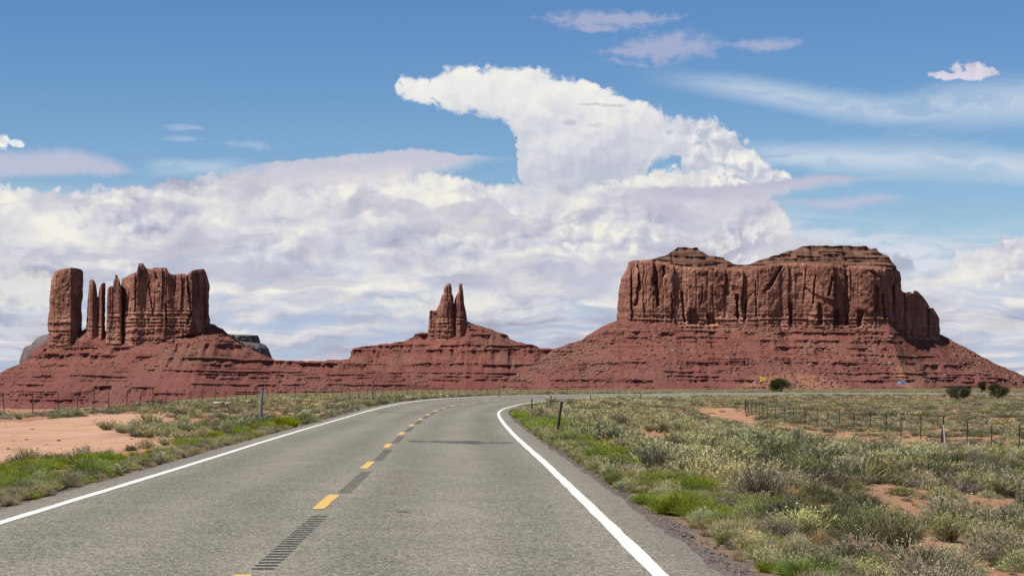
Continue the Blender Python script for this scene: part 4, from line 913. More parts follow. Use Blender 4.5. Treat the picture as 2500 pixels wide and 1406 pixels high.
def delineator(px, Y, h, lean_px, label):
    x = float(wx(px, Y)); z = float(ground([x], [Y])[0]); o = empty('delineator_post', (x, Y, z)); tag(o, label, 'marker post', 'reflector posts along the inside of the bend')
    V, Fc = boxes([((0, 0, h / 2 - 0.1), (0.030, 0.006, h / 2 + 0.1)), ((-0.033, 0.016, h / 2 - 0.1), (0.004, 0.020, h / 2 + 0.098)), ((0.033, 0.016, h / 2 - 0.1), (0.004, 0.020, h / 2 + 0.098))]); mesh_obj('post', V, Fc, M_DARKP, o)
    V, Fc = boxes([((0, -0.014, h - 0.075), (0.042, 0.0065, 0.085))]); mesh_obj('reflector', V, Fc, M_REFL, o)
    o.rotation_euler = (0.02, math.atan(lean_px * Y / F / h), 0.35)
delineator(1360, 70, 1.30, 14, 'leaning dark marker post with white reflector, tallest beside the grassy bend')
delineator(1298, 128, 1.05, 1, 'upright marker post with white reflector at the tip of the green verge')
delineator(1343, 163, 1.25, 3, 'marker post with pale reflector just behind the upright one, against the far road')
delineator(1442, 213, 1.15, 0, 'small marker post on the far edge of scrub, fourth along the bend')
delineator(1564, 268, 1.15, 0, 'thin marker post by the far road, fifth along the bend')
delineator(1695, 345, 1.15, 0, 'tiny far marker post nearest the yellow pennant sign')
def roundpost(px, Y, h, r, mat, label, lean=0.0, doff=None):
    x = float(wx(px, Y)); z = float(ground([x], [Y])[0]); o = empty('roadside_post', (x, Y, z)); tag(o, label, 'post', 'tall posts along the outside of the bend')
    V, Fc = tube([(0, 0, -0.15), (0, 0, h)], [r * 1.04, r], 14); mesh_obj('post', V, Fc, mat, o)
    V, Fc = tube([(0, 0, h), (0, 0, h + 0.02), (0, 0, h + 0.03)], [r * 1.12, r * 1.12, r * 0.5], 14); mesh_obj('cap', V, Fc, M_STEEL, o); o.rotation_euler = (0, lean, 0)
roundpost(635, 83, 1.52, 0.066, M_GALV, 'thick grey metal post standing in green grass left of the road', 0.05)
roundpost(910, 147, 1.62, 0.062, M_WOOD, 'brown post beside the outer white line where the bend begins', 0.01)
roundpost(1219, 222, 1.62, 0.055, M_WOOD, 'thin pale post beyond the far white line above the dashes')
roundpost(1385, 290, 1.6, 0.055, M_WOOD, 'thin post farthest along the outer side of the bend')

M_SIGNY = plain('sign_yellow', (0.80, 0.64, 0.015), 0.45, var=0.06); M_SIGNB = plain('sign_blue', (0.012, 0.075, 0.30), 0.45, var=0.06); M_INK = plain('sign_black', (0.02, 0.02, 0.02), 0.6)
def text_part(txt, size, loc, mat, parent, name='lettering'):
    cu = bpy.data.curves.new(name, 'FONT'); cu.body = txt; cu.size = size; cu.align_x = 'CENTER'; cu.align_y = 'CENTER'; cu.extrude = 0.004; cu.space_line = 0.85
    t_ = bpy.data.objects.new(name, cu); COL.objects.link(t_); me = bpy.data.meshes.new_from_object(t_.evaluated_get(bpy.context.evaluated_depsgraph_get())); bpy.data.objects.remove(t_)
    o = bpy.data.objects.new(name, me); COL.objects.link(o); me.materials.clear(); me.materials.append(mat); o.parent = parent; o.location = loc; o.rotation_euler = (radians(90), 0, 0); return o
p = road_at(S_of(460), -6.2, 0); x, y = float(p[0]), float(p[1]); z = float(ground([x], [y])[0])
sg = empty('pennant_sign', (x, y, z)); tag(sg, 'small yellow pennant sign pointing right on a post beyond the bend', 'sign')
zt = float(wz(919, y)) - z; w2, h2 = 1.42, 1.06
V, Fc = tube([(0.30, 0.03, -0.2), (0.30, 0.03, zt - 0.15)], 0.035); mesh_obj('post', V, Fc, M_GALV, sg)
tri = [(0, zt - h2), (w2, zt - h2 / 2), (0, zt)]
V = [(a, 0.0, c) for a, c in tri] + [(a, -0.012, c) for a, c in tri]; pan = mesh_obj('panel', V, [(0, 1, 2), (5, 4, 3), (0, 3, 4, 1), (1, 4, 5, 2), (2, 5, 3, 0)], M_SIGNY, sg)
text_part('NO\nPASSING\nZONE', 0.19, (0.42, -0.016, zt - h2 / 2), M_INK, pan)
p = road_at(S_of(556), -6.5, 0); x, y = float(p[0]), float(p[1]); z = float(ground([x], [y])[0])
sb = empty('parking_sign', (x, y, z)); tag(sb, 'small blue parking sign on a post beyond the bend', 'sign')
zt = float(wz(929.5, y)) - z
V, Fc = tube([(0.0, 0.05, -0.2), (0.0, 0.05, zt - 0.1)], 0.04); mesh_obj('post', V, Fc, M_GALV, sb)
V, Fc = boxes([((0, 0, zt - 0.53), (1.10, 0.012, 0.53))]); panb = mesh_obj('panel', V, Fc, M_SIGNB, sb)
bw = 0.035
V, Fc = boxes([((0, -0.016, zt - bw), (1.10, 0.003, bw)), ((0, -0.016, zt - 1.06 + bw), (1.10, 0.003, bw)), ((-1.10 + bw, -0.016, zt - 0.53), (bw, 0.003, 0.53 - 2 * bw)), ((1.10 - bw, -0.016, zt - 0.53), (bw, 0.003, 0.53 - 2 * bw))]); mesh_obj('border', V, Fc, M_REFL, panb)
text_part('P', 0.62, (0.68, -0.018, zt - 0.50), M_REFL, panb, 'symbol')
rg_ = np.random.default_rng(2)
for row, (x0_, x1_, zz_) in enumerate(((-0.88, -0.10, 0.36), (-0.88, 0.12, 0.68))):     # two lines too far off to read: blocks the size of letters
    lst, cx_ = [], x0_
    while cx_ < x1_:
        wd_ = rg_.uniform(0.05, 0.075); lst.append(((cx_ + wd_, -0.016, zt - zz_), (wd_, 0.004, 0.095))); cx_ += 2 * wd_ + 0.025
    V, Fc = boxes(lst); mesh_obj('lettering', V, Fc, M_REFL, panb)
# a shade shelter far behind the bushes
x, y = float(wx(2350, 720)), 720.0; z = float(ground([x], [y])[0]); sh = empty('shade_shelter', (x, y, z)); tag(sh, 'low flat-roofed wooden shelter behind the bushes on the far right', 'shelter')
hh = float(wz(941, 720)) - z
V, Fc = boxes([((0, 0, hh), (3.0, 1.6, 0.09))]); mesh_obj('roof', V, Fc, M_WOOD, sh)
for sx in (-2.7, 2.7):
    for sy in (-1.3, 1.3):
        V, Fc = boxes([((sx, sy, hh / 2 - 0.2), (0.09, 0.09, hh / 2 + 0.108))]); mesh_obj('post', V, Fc, M_WOOD, sh)
V, Fc = boxes([((2.0, 0.2, hh - 0.75), (0.75, 0.9, 0.5))]); mesh_obj('stall_box', V, Fc, M_DARKP, sh)
# two pale stones by the left fence
M_STONE = plain('pale_stone', (0.36, 0.29, 0.21), 0.9, var=0.2, sc=5)
for px_, y_, s_, lab in ((532, 168, 0.62, 'larger pale stone under the left fence'), (557, 166, 0.50, 'smaller pale stone lying right of the larger one by the left fence')):
    x = float(wx(px_, y_)); z = float(ground([x], [y_])[0]); o = rocks_mesh('stone', np.array([[0, 0, 0.12]]), [s_], int(px_), M_STONE); o.location = (x, y_, z); tag(o, lab, 'stone')

# ------------------------------------------------------------------ scrub
def veg_mat(name, leaf, tip, wood, tipmix=0.5, huev=0.035, valv=0.48, trans=0.22):
    m, b = new_mat(name); t = attr(b, 'tint'); hp = attr(b, 'tip'); part = attr(b, 'part')
    rnd = S(b, b.node('ShaderNodeObjectInfo').outputs['Random'])
    c = b.ramp(t, [(0.0, leaf[0]), (0.5, leaf[1]), (1.0, leaf[2])])
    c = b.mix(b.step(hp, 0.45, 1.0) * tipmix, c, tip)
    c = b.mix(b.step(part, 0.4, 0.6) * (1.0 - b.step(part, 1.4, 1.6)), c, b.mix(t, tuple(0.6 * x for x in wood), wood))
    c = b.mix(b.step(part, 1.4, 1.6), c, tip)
    hs = b.node('ShaderNodeHueSaturation'); b.put(hs.inputs['Color'], c)
    b.put(hs.inputs['Hue'], 0.5 + (rnd - 0.5) * huev * 2); b.put(hs.inputs['Value'], 1.0 + (b.math('FRACT', rnd * 7.31) - 0.5) * 2 * valv); b.put(hs.inputs['Saturation'], 0.75 + b.math('FRACT', rnd * 3.7) * 0.4)
    return finish(m, b, S(b, hs.outputs[0]), 0.8, spec=0.12, trans=trans)
M_SAGE = veg_mat('sagebrush_leaf', ((0.106, 0.102, 0.046), (0.202, 0.193, 0.088), (0.333, 0.309, 0.154)), (0.404, 0.373, 0.184), (0.252, 0.193, 0.131), 0.45)
M_GREY = veg_mat('grey_brush_leaf', ((0.110, 0.093, 0.059), (0.202, 0.173, 0.110), (0.322, 0.276, 0.187)), (0.367, 0.320, 0.224), (0.257, 0.199, 0.158), 0.4, 0.02)
M_RABB = veg_mat('rabbitbrush_leaf', ((0.138, 0.142, 0.061), (0.254, 0.254, 0.112), (0.377, 0.363, 0.184)), (0.581, 0.522, 0.272), (0.204, 0.167, 0.112), 0.6)
M_DARK = veg_mat('blackbrush_leaf', ((0.055, 0.063, 0.029), (0.106, 0.111, 0.047), (0.175, 0.175, 0.077)), (0.223, 0.213, 0.102), (0.195, 0.153, 0.114), 0.35)
M_GREEN = veg_mat('green_verge_grass', ((0.095, 0.125, 0.010), (0.185, 0.230, 0.018), (0.290, 0.330, 0.034)), (0.34, 0.37, 0.055), (0.19, 0.15, 0.055), 0.5, 0.02, 0.22, 0.35)
M_DRY = veg_mat('dry_grass', ((0.218, 0.155, 0.069), (0.356, 0.270, 0.132), (0.506, 0.402, 0.218)), (0.575, 0.471, 0.287), (0.287, 0.207, 0.115), 0.4, 0.015, 0.25, 0.3)
M_YUC = veg_mat('yucca_blade', ((0.088, 0.097, 0.033), (0.165, 0.165, 0.064), (0.275, 0.259, 0.121)), (0.374, 0.319, 0.176), (0.198, 0.154, 0.088), 0.5)
M_TWIG = veg_mat('dead_twigs', ((0.106, 0.083, 0.062), (0.175, 0.140, 0.106), (0.263, 0.219, 0.169)), (0.288, 0.237, 0.188), (0.175, 0.138, 0.106), 0.3, 0.015)
M_JUN = veg_mat('juniper_leaf', ((0.018, 0.026, 0.008), (0.036, 0.046, 0.014), (0.064, 0.076, 0.024)), (0.084, 0.096, 0.032), (0.072, 0.056, 0.040), 0.4, 0.02, 0.1)

def blades(base, dirn, length, width, rg, bend=0.0, part=0.0, tip0=0.0, segs=1):
    """slender leaves as triangles: returns verts, tris, tint, tip, part"""
    n = len(base); dirn = dirn / np.maximum(np.linalg.norm(dirn, axis=1, keepdims=True), 1e-6)
    rv = rg.standard_normal((n, 3)); side = np.cross(dirn, rv); side /= np.maximum(np.linalg.norm(side, axis=1, keepdims=True), 1e-6)
    L = np.broadcast_to(np.asarray(length, float), (n,))[:, None]; Wd = np.broadcast_to(np.asarray(width, float), (n,))[:, None]
    tint = rg.uniform(0, 1, n); tint0 = np.clip(np.asarray(tip0) + 0 * tint, 0, 1)
    if segs == 1:
        V = np.stack([base - side * Wd / 2, base + side * Wd / 2, base + dirn * L], 1)
        f = np.arange(n * 3).reshape(n, 3); k = 3; tp = np.stack([tint0, tint0, np.minimum(1, tint0 + 0.35)], 1)
    else:
        sag = np.array([0, 0, -1.0]) * bend + rv * 0.12
        mid = base + dirn * L * 0.55; end = base + dirn * L + sag * L * 0.5
        V = np.stack([base - side * Wd / 2, base + side * Wd / 2, mid + side * Wd * 0.42, mid - side * Wd * 0.42, end], 1)
        o = (np.arange(n) * 5)[:, None]; f = np.concatenate([o + np.array([[0, 1, 2]]), o + np.array([[0, 2, 3]]), o + np.array([[3, 2, 4]])]); k = 5
        tp = np.stack([tint0 * 0, tint0 * 0, tint0 * 0 + 0.5, tint0 * 0 + 0.5, tint0 * 0 + 1], 1)
    return V.reshape(-1, 3), f, np.repeat(tint, k), tp.ravel(), np.full(n * k, part)
def join_parts(ps):
    V, Fc, a, b, c, n = [], [], [], [], [], 0
    for v, f, t, h, p in ps:
        V.append(v); Fc.append(f + n); a.append(t); b.append(h); c.append(p); n += len(v)
    return np.concatenate(V), np.concatenate(Fc), np.concatenate(a), np.concatenate(b), np.concatenate(c)
def to_mesh(name, ps, mat):
    V, Fc, a, b, c = join_parts(ps); o = mesh_obj(name, V, Fc, mat, attrs={'tint': a, 'tip': b, 'part': c}); me = o.data; bpy.data.objects.remove(o); return me
def dome(n, rg, lump=0.35, seed=0):
    """unit directions over a low dome plus a lumpy radius"""
    az = rg.uniform(0, 2 * pi, n); u = rg.uniform(-0.05, 1, n); cz = u; sz = np.sqrt(np.maximum(0, 1 - cz ** 2))
    d = np.stack([np.cos(az) * sz, np.sin(az) * sz, cz], 1)
    r = 1 + lump * fbm(d[:, 0] * 2.2 + seed, d[:, 1] * 2.2 + d[:, 2] * 1.7, seed=seed, oct=3)
    return d, r
def shrub_mesh(kind, seed, lod):
    """a bush of about 1 m spread and 0.55 m height, scaled when placed"""
    rg = np.random.default_rng(seed * 31 + lod); q = (1.0, 0.34, 0.085)[lod]; wk = (1.0, 1.75, 3.3)[lod]; ps = []
    if kind in ('sage', 'grey', 'dark'):
        n = int((2600 if kind != 'dark' else 3000) * q); d, r = dome(n, rg, 0.42, seed)
        rr = r * rg.uniform(0.25, 1, n) ** 0.45
        p = d * rr[:, None] * np.array([0.46, 0.46, 0.50]); p[:, 2] = np.maximum(p[:, 2], 0.015)
        dr = d * 0.8 + np.array([0, 0, 0.7]) + rg.standard_normal((n, 3)) * 0.55
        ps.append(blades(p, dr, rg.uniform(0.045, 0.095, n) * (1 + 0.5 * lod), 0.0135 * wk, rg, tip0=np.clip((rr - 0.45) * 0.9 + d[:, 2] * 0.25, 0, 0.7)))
        m = int(150 * q) + 6; d2, r2 = dome(m, rg, 0.4, seed)
        ps.append(blades(np.stack([rg.normal(0, .05, m), rg.normal(0, .05, m), np.zeros(m)], 1), d2 + np.array([0, 0, .35]), 0.46 * r2 * rg.uniform(.7, 1.15, m), 0.012 * wk ** 0.7, rg, part=1.0, segs=2, bend=-0.15))
    elif kind == 'rabbit':
        st = int(190 * q) + 8; d2, r2 = dome(st, rg, 0.25, seed); d2 = d2 + np.array([0, 0, 0.75]); d2 /= np.linalg.norm(d2, axis=1, keepdims=True)
        L = 0.60 * r2 * rg.uniform(0.72, 1.12, st); b0 = np.stack([rg.normal(0, .07, st), rg.normal(0, .07, st), np.zeros(st)], 1)
        ps.append(blades(b0, d2, L, 0.009 * wk, rg, part=1.0, segs=2, bend=-0.2))
        k = 13 if lod < 2 else 7; t = rg.uniform(0.30, 1.0, (st, k)); p = b0[:, None] + d2[:, None] * (L[:, None] * t)[..., None] + np.array([0, 0, 0.10]) * (t ** 2 * L[:, None])[..., None]
        p = p.reshape(-1, 3) + rg.normal(0, 0.012, (st * k, 3)); dr = np.repeat(d2, k, 0) + rg.standard_normal((st * k, 3)) * 0.35 + np.array([0, 0, 0.5])
        ps.append(blades(p, dr, rg.uniform(0.05, 0.10, st * k) * (1 + 0.4 * lod), 0.0115 * wk, rg, tip0=t.ravel() * 0.62))
        fl = rg.choice(st, max(2, int(st * 0.22))); nf_ = len(fl) * 4
        pt = (b0[fl] + d2[fl] * L[fl, None] * 1.02 + np.array([0, 0, 0.10]) * L[fl, None]); pt = np.repeat(pt, 4, 0) + rg.normal(0, 0.018, (nf_, 3))
        ps.append(blades(pt, rg.standard_normal((nf_, 3)) + np.array([0, 0, 1]), 0.03 * (1 + 0.4 * lod), 0.02 * wk ** 0.7, rg, part=2.0))
    elif kind in ('green', 'dry', 'twig'):
        n = int({'green': 1500, 'dry': 520, 'twig': 620}[kind] * q) + 10
        az = rg.uniform(0, 2 * pi, n); rad = np.sqrt(rg.uniform(0, 1, n)) * (0.26 if kind == 'green' else 0.16)
        b0 = np.stack([np.cos(az) * rad, np.sin(az) * rad, np.zeros(n)], 1)
        tl = rad / 0.26 * 0.9 + rg.normal(0, 0.22, n); dr = np.stack([np.cos(az) * tl, np.sin(az) * tl, np.ones(n)], 1) + rg.normal(0, 0.12, (n, 3))
        lump = 1 + 0.35 * fbm(b0[:, 0] * 7 + seed, b0[:, 1] * 7, seed=seed, oct=2)
        L = {'green': 0.47, 'dry': 0.50, 'twig': 0.52}[kind] * rg.uniform(0.6, 1.1, n) * lump
        ps.append(blades(b0, dr, L, {'green': 0.0105, 'dry': 0.0085, 'twig': 0.0080}[kind] * wk, rg, bend={'green': 0.35, 'dry': 0.25, 'twig': 0.5}[kind], segs=2))
        if kind == 'twig' or kind == 'green':
            m = n // 2; j = rg.choice(n, m); dd = dr[j] / np.linalg.norm(dr[j], axis=1, keepdims=True)
            ps.append(blades(b0[j] + dd * (L[j] * rg.uniform(0.35, 0.85, m))[:, None], dd + rg.standard_normal((m, 3)) * 0.7, 0.13, 0.0085 * wk, rg, tip0=0.4))
    elif kind == 'yucca':
        n = 90; az = rg.uniform(0, 2 * pi, n); el = rg.uniform(0.15, 1.35, n); dr = np.stack([np.cos(az) * np.cos(el), np.sin(az) * np.cos(el), np.sin(el)], 1)
        ps.append(blades(dr * 0.04, dr, rg.uniform(0.42, 0.72, n), 0.015, rg, bend=0.05, segs=2))
        m = 30; az = rg.uniform(0, 2 * pi, m); dr = np.stack([np.cos(az), np.sin(az), rg.uniform(-0.05, 0.15, m)], 1); ps.append(blades(dr * 0.04 + np.array([0, 0, .05]), dr, 0.3, 0.02, rg, part=1.0, segs=2, bend=0.2))
    return ps
MATS = {'sage': M_SAGE, 'grey': M_GREY, 'dark': M_DARK, 'rabbit': M_RABB, 'green': M_GREEN, 'dry': M_DRY, 'twig': M_TWIG, 'yucca': M_YUC}
NAMES = {'sage': 'sagebrush', 'grey': 'grey_brush', 'dark': 'dark_bush', 'rabbit': 'rabbitbrush', 'green': 'green_tussock', 'dry': 'dry_grass_tuft', 'twig': 'twiggy_bush', 'yucca': 'yucca'}
CATS = {'sage': 'bush', 'grey': 'bush', 'dark': 'bush', 'rabbit': 'bush', 'green': 'grass clump', 'dry': 'grass tuft', 'twig': 'bush', 'yucca': 'yucca'}
PROTO = {}
for k in NAMES:
    for v in range(3 if k != 'yucca' else 2):
        for lod in ((0, 1, 2) if k != 'yucca' else (0,)):
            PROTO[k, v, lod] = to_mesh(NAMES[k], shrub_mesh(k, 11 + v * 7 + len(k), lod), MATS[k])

# --- where things grow
def hit(px, py):
    Y = 40.0
    for _ in range(30):
        z = float(ground([float(wx(px, Y))], [Y])[0]); Y = 0.5 * Y + 0.5 * (H - z) * F / (py - HZ)
    return float(wx(px, Y)), Y, z
BARE = [(*hit(a_, b_)[:2], r_) for a_, b_, r_ in ((1945, 1168, 0.5), (2185, 1228, 0.75), (2120, 1290, 0.95), (2040, 1275, 0.6), (2440, 1258, 0.9), (2390, 1392, 1.0), (2300, 1335, 0.55), (2480, 1330, 0.6), (1800, 1395, 0.4))]
def in_poly(x, y, poly):
    ins = np.zeros(len(x), bool); j = len(poly) - 1
    for i in range(len(poly)):
        xi, yi = poly[i]; xj, yj = poly[j]; ins ^= ((yi > y) != (yj > y)) & (x < (xj - xi) * (y - yi) / (yj - yi + 1e-9) + xi); j = i
    return ins
def scatter():
    rg = np.random.default_rng(42); out = []
    for y0, y1, cell in ((13, 30, 0.44), (30, 48, 0.48), (48, 90, 0.58), (90, 180, 0.82), (180, 350, 1.25), (350, 620, 2.1), (620, 1100, 3.6)):
        ys = np.arange(y0, y1, cell)
        xm_ = 0.262 * y1 + 4; xs = np.arange(-xm_, xm_, cell); X, Y = np.meshgrid(xs, ys); X = X + rg.uniform(-.5, .5, X.shape) * cell; Y = Y + rg.uniform(-.5, .5, Y.shape) * cell
        X, Y = X.ravel(), Y.ravel(); k = np.abs(X) < 0.262 * Y + 3.0; out.append(np.stack([X[k], Y[k], np.full(k.sum(), cell)], 1))
    P = np.concatenate(out); X, Y, cell = P.T; idx, off = nearest(X, Y); n = len(X); u = rg.uniform(0, 1, n); a = np.abs(off)
    px = CX + F * X / Y
    keep = a > 4.5 + 0.25 * rg.uniform(size=n)
    bare = fbm(X / 2.1, Y / 3.4, seed=210, oct=3); bare2 = fbm(X / 7.0, Y / 14.0, seed=215, oct=3)
    dens = sstep(bare + bare2 * 0.6, -0.42, 0.08)
    dens = np.where(Y > 180, np.maximum(dens, 0.45), dens)
    dens = np.where(a < 5.6, 1.0, dens)
    keep &= u < 0.07 + 0.90 * dens
    for bx_, by_, br_ in BARE: keep &= ~((np.hypot((X - bx_), (Y - by_) / 2.6) < br_ * (0.68 + 0.5 * bare)) & (u > 0.16))
    # right-hand track
    d_trk = np.abs(X - TRK(Y)); keep &= ~((off > 0) & (Y > 94) & (Y < 242) & (d_trk < np.interp(Y, [94, 120, 170, 195, 225, 242], [0.9, 1.2, 1.5, 2.4, 2.6, 0.9])) & (u > 0.06))
    # left: the pull-out is bare, its island and the fence line are not
    lot = in_poly(X + 0.5 * fbm(X, Y, seed=9, oct=2), Y, LOT); keep &= ~(lot & (u > 0.004))
    leftopen = (off < -8.5) & (off > -20.5) & (Y > 95) & (Y < 190); keep &= ~(leftopen & (bare2 + 0.3 * bare < 0.05) & (u > 0.12))
    keep &= ~((off < -24.0) & (px < 330))                                     # the ground falls away behind the fence there
    keep &= ~((off < -5) & (off > -9) & (Y > 84) & (Y < 118) & (bare < 0.2))
    keep &= ~((Y > 330) & (off < -4) & (off > -12) & (u > 0.5))
    X, Y, cell, off, px, bare, bare2 = (v[keep] for v in (X, Y, cell, off, px, bare, bare2)); n = len(X); u = rg.uniform(0, 1, n); a = np.abs(off)
    # kinds
    zone = fbm(X / 4.5, Y / 7, seed=310, oct=3); zone2 = fbm(X / 3.0 + 40, Y / 4.5, seed=311, oct=2)
    kind = np.where(u < 0.44, 'sage', np.where(u < 0.62, 'grey', np.where(u < 0.78, 'dark', np.where(u < 0.88, 'rabbit', np.where(u < 0.95, 'dry', 'twig')))))
    near = (off > 0) & (off < 5 + 5.5 * sstep(-zone, -0.3, 0.5)) & (Y < 60)
    kind = np.where(near & (u < 0.28), 'rabbit', kind); kind = np.where(near & (u > 0.40) & (u < 0.52), 'dry', kind)
    kind = np.where((zone2 > 0.38) & (u < 0.75) & (Y < 170), 'rabbit', kind); kind = np.where((zone2 < -0.30) & (u < 0.75), 'dark', kind)
    bank = (off > 4.5) & (off < 17) & (Y > 75); kind = np.where(bank & (u < 0.55), 'rabbit', kind)
    vr = (off > 0) & (off < 5.9 + 0.5 * zone) & ((Y > 70) & (Y < 124) | (Y > 41) & (Y < 64) | (Y > 26) & (Y < 38))
    kind = np.where(vr & (u < 0.93), 'green', kind)
    kind = np.where((off > 0) & (off < 5.4) & (Y < 46) & ~vr & (u < 0.75), 'dry', kind)
    vl = (off < 0) & (off > -6.2) & ((Y > 46) & (Y < 80) | (Y > 39) & (Y < 45) | (Y < 37)); vl = vl | ((off < 0) & (off > -7.6) & (Y < 46)); kind = np.where(vl & (u < 0.90), 'green', kind)
    kind = np.where((off < 0) & (off > -5.5) & ~vl & (Y < 80) & (u < 0.6), np.where(u < 0.3, 'rabbit', 'dry'), kind)
    kind = np.where((np.abs(X - TRK(Y)) < 3.2) & (off > 0) & (Y > 94) & (Y < 242) & (u < 0.6), 'dry', kind)
    # size: spread in metres
    sz = np.minimum(cell, 0.72) * 1.12 * np.exp(rg.normal(0, 0.40, n)) * np.where(kind == 'green', 1.1, 1.0) * np.where(a < 5.6, 0.82, np.interp(Y, [20, 34, 50, 85], [1.0, 1.22, 1.45, 1.3]))
    sz = np.where((kind == 'dry'), np.clip(sz * 0.85, 0.22, 0.75), np.clip(sz, 0.26, np.interp(Y, [20, 40, 60], [0.85, 1.1, 1.2])))
    sz = np.where(cell > 0.8, np.clip(cell * 0.95 * np.exp(rg.normal(0, 0.25, n)), 0.5, 2.3), sz)
    sz = np.where((off < 0) & (Y < 78), np.clip(sz * 0.66, 0.24, 0.6), sz)
    hsc = np.where(kind == 'green', 0.80, np.where(kind == 'rabbit', 0.82, 0.76)) * np.exp(rg.normal(0, 0.15, n)) * np.where(sz > 0.8, 0.85, 1.0) * np.interp(cell, [0.6, 0.82, 1.25, 2.1, 3.6], [1.0, 0.72, 0.55, 0.42, 0.3])
    # a ragged fringe of dry grass, seedlings and green blades right up to the gravel
    m = 2600; sg_ = np.where(rg.uniform(size=m) < 0.62, 1, -1); ye = 15 + 75 * rg.uniform(size=m) ** 1.3; oe = sg_ * (np.where((sg_ > 0) & (ye < 33), 4.78, 4.45) + np.abs(rg.normal(0, 0.5, m))); pe = road_at(np.array([S_of(v) for v in ye]), oe)
    ke = np.where(rg.uniform(size=m) < 0.55, 'dry', np.where(rg.uniform(size=m) < 0.45, 'rabbit', np.where(rg.uniform(size=m) < 0.5, 'green', 'grey'))); se = rg.uniform(0.14, 0.42, m)
    X = np.concatenate([X, pe[:, 0]]); Y = np.concatenate([Y, pe[:, 1]]); off = np.concatenate([off, oe]); kind = np.concatenate([kind, ke]); sz = np.concatenate([sz, se]); hsc = np.concatenate([hsc, np.exp(rg.normal(-0.15, 0.15, m))]); n = len(X)
    m = 1500; xe = rg.uniform(2.5, 14, m); ye = rg.uniform(16, 58, m)                       # seedlings and dead tufts on the open soil
    oe = nearest(xe, ye)[1]; q = oe > 5.2; xe, ye, oe = xe[q], ye[q], oe[q]; m = len(xe); ke = np.where(rg.uniform(size=m) < 0.4, 'dry', np.where(rg.uniform(size=m) < 0.5, 'twig', np.where(rg.uniform(size=m) < 0.6, 'grey', 'sage')))
    X = np.concatenate([X, xe]); Y = np.concatenate([Y, ye]); off = np.concatenate([off, oe]); kind = np.concatenate([kind, ke]); sz = np.concatenate([sz, rg.uniform(0.10, 0.26, m)]); hsc = np.concatenate([hsc, np.exp(rg.normal(-0.35, 0.2, m))]); n = len(X)
    Z = ground(X, Y) - 0.015
    return X, Y, Z, kind, sz, hsc, off, rg.uniform(0, 2 * pi, n), rg.integers(0, 3, n)
VX, VY, VZ, VK, VS, VH, VO, VR, VV = scatter()

WHERE = {
 'sage': ('grey-green sagebrush mound in the scrub between the right edge line and the wire fence', 'grey-green sagebrush on the verge between the left edge line and the dirt pull-out'),
 'grey': ('dull grey-brown brush in the scrub on the right of the road', 'dull grey-brown brush on the left roadside verge'),
 'dark': ('dark green low bush in the scrub on the right of the road', 'dark green low bush on the left roadside verge'),
 'rabbit': ('yellow-green rabbitbrush with pale tips on the right of the road', 'yellow-green rabbitbrush with pale tips on the left roadside verge'),
 'green': ('bright green grass clump on the right road edge', 'bright green grass clump on the left road edge'),
 'dry': ('straw-coloured dry grass tuft on the right of the road', 'straw-coloured dry grass tuft on the left roadside verge'),
 'twig': ('bare brown twiggy bush in the scrub on the right of the road', 'bare brown twiggy bush on the left roadside verge')}
def where_label(kind, x, y, s, off):
    size = 'large ' if s > 0.66 else 'small ' if s < 0.40 else ''
    what = {'sage': 'grey-green sagebrush', 'grey': 'dull grey-brown bush', 'dark': 'dark green low bush', 'rabbit': 'pale-tipped yellow-green bush', 'green': 'bright green grass clump', 'dry': 'straw-coloured grass tuft', 'twig': 'bare twiggy bush'}[kind]
    if off < 0: return size + what + (' on the left verge beside the pull-out' if off > -9 else ' left of the road by the fence') + (', near' if y < 40 else ', farther along')
    side = 'hugging the right road edge' if off < 5.6 else 'just off the right road edge' if off < 7.5 else 'in the right-hand scrub' if CX + F * x / y < 2150 else 'near the right picture border'
    return size + what + ' ' + side + (', lowest in the picture' if y < 24 else ', in the foreground' if y < 34 else ', middle distance' if y < 46 else ', far back' if y > 64 else ', near the leaning marker post')
def place(kind, v, lod, x, y, z, s, h, r, label, group):
    o = bpy.data.objects.new(NAMES[kind], PROTO[kind, v, lod]); COL.objects.link(o)
    o.location = (x, y, z); o.rotation_euler = (0, 0, r); o.scale = (s, s, s * h); tag(o, label, CATS[kind], group); return o
used = np.zeros(len(VX), bool); order = np.argsort(-VS / VY); LOWSRC = {}
infr = (np.abs(VX) < 0.247 * VY + 0.3)
for kind in WHERE:
    c = 0
    for i in order:
        if c >= 290: break
        if VK[i] != kind or VY[i] > 62 or VS[i] < 0.27 or not infr[i] or VY[i] < 16.5: continue
        sd_ = 0 if VO[i] > 0 else 1
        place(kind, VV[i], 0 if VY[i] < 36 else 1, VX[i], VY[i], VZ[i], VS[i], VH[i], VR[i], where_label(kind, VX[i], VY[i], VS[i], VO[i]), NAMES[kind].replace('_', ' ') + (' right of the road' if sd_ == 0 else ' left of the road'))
        used[i] = True; c += 1
for px_, py_, s_, lab in ((2300, 1248, 0.9, 'large spiky yucca with long pale blades among the grey brush on the right'), (2075, 1178, 0.8, 'small spiky yucca, left one of the pair in mid scrub'), (2112, 1176, 0.8, 'small spiky yucca, right one of the pair in mid scrub'),
                          (2494, 1180, 0.9, 'spiky yucca cut by the right edge of the picture'), (1752, 1186, 0.7, 'small dark yucca behind the roadside grass on the right')):
    x, y, z = hit(px_, py_); place('yucca', 0 if s_ > 0.85 else 1, 0, x, y, z, s_, 1.0, px_, lab, 'yuccas in the scrub')
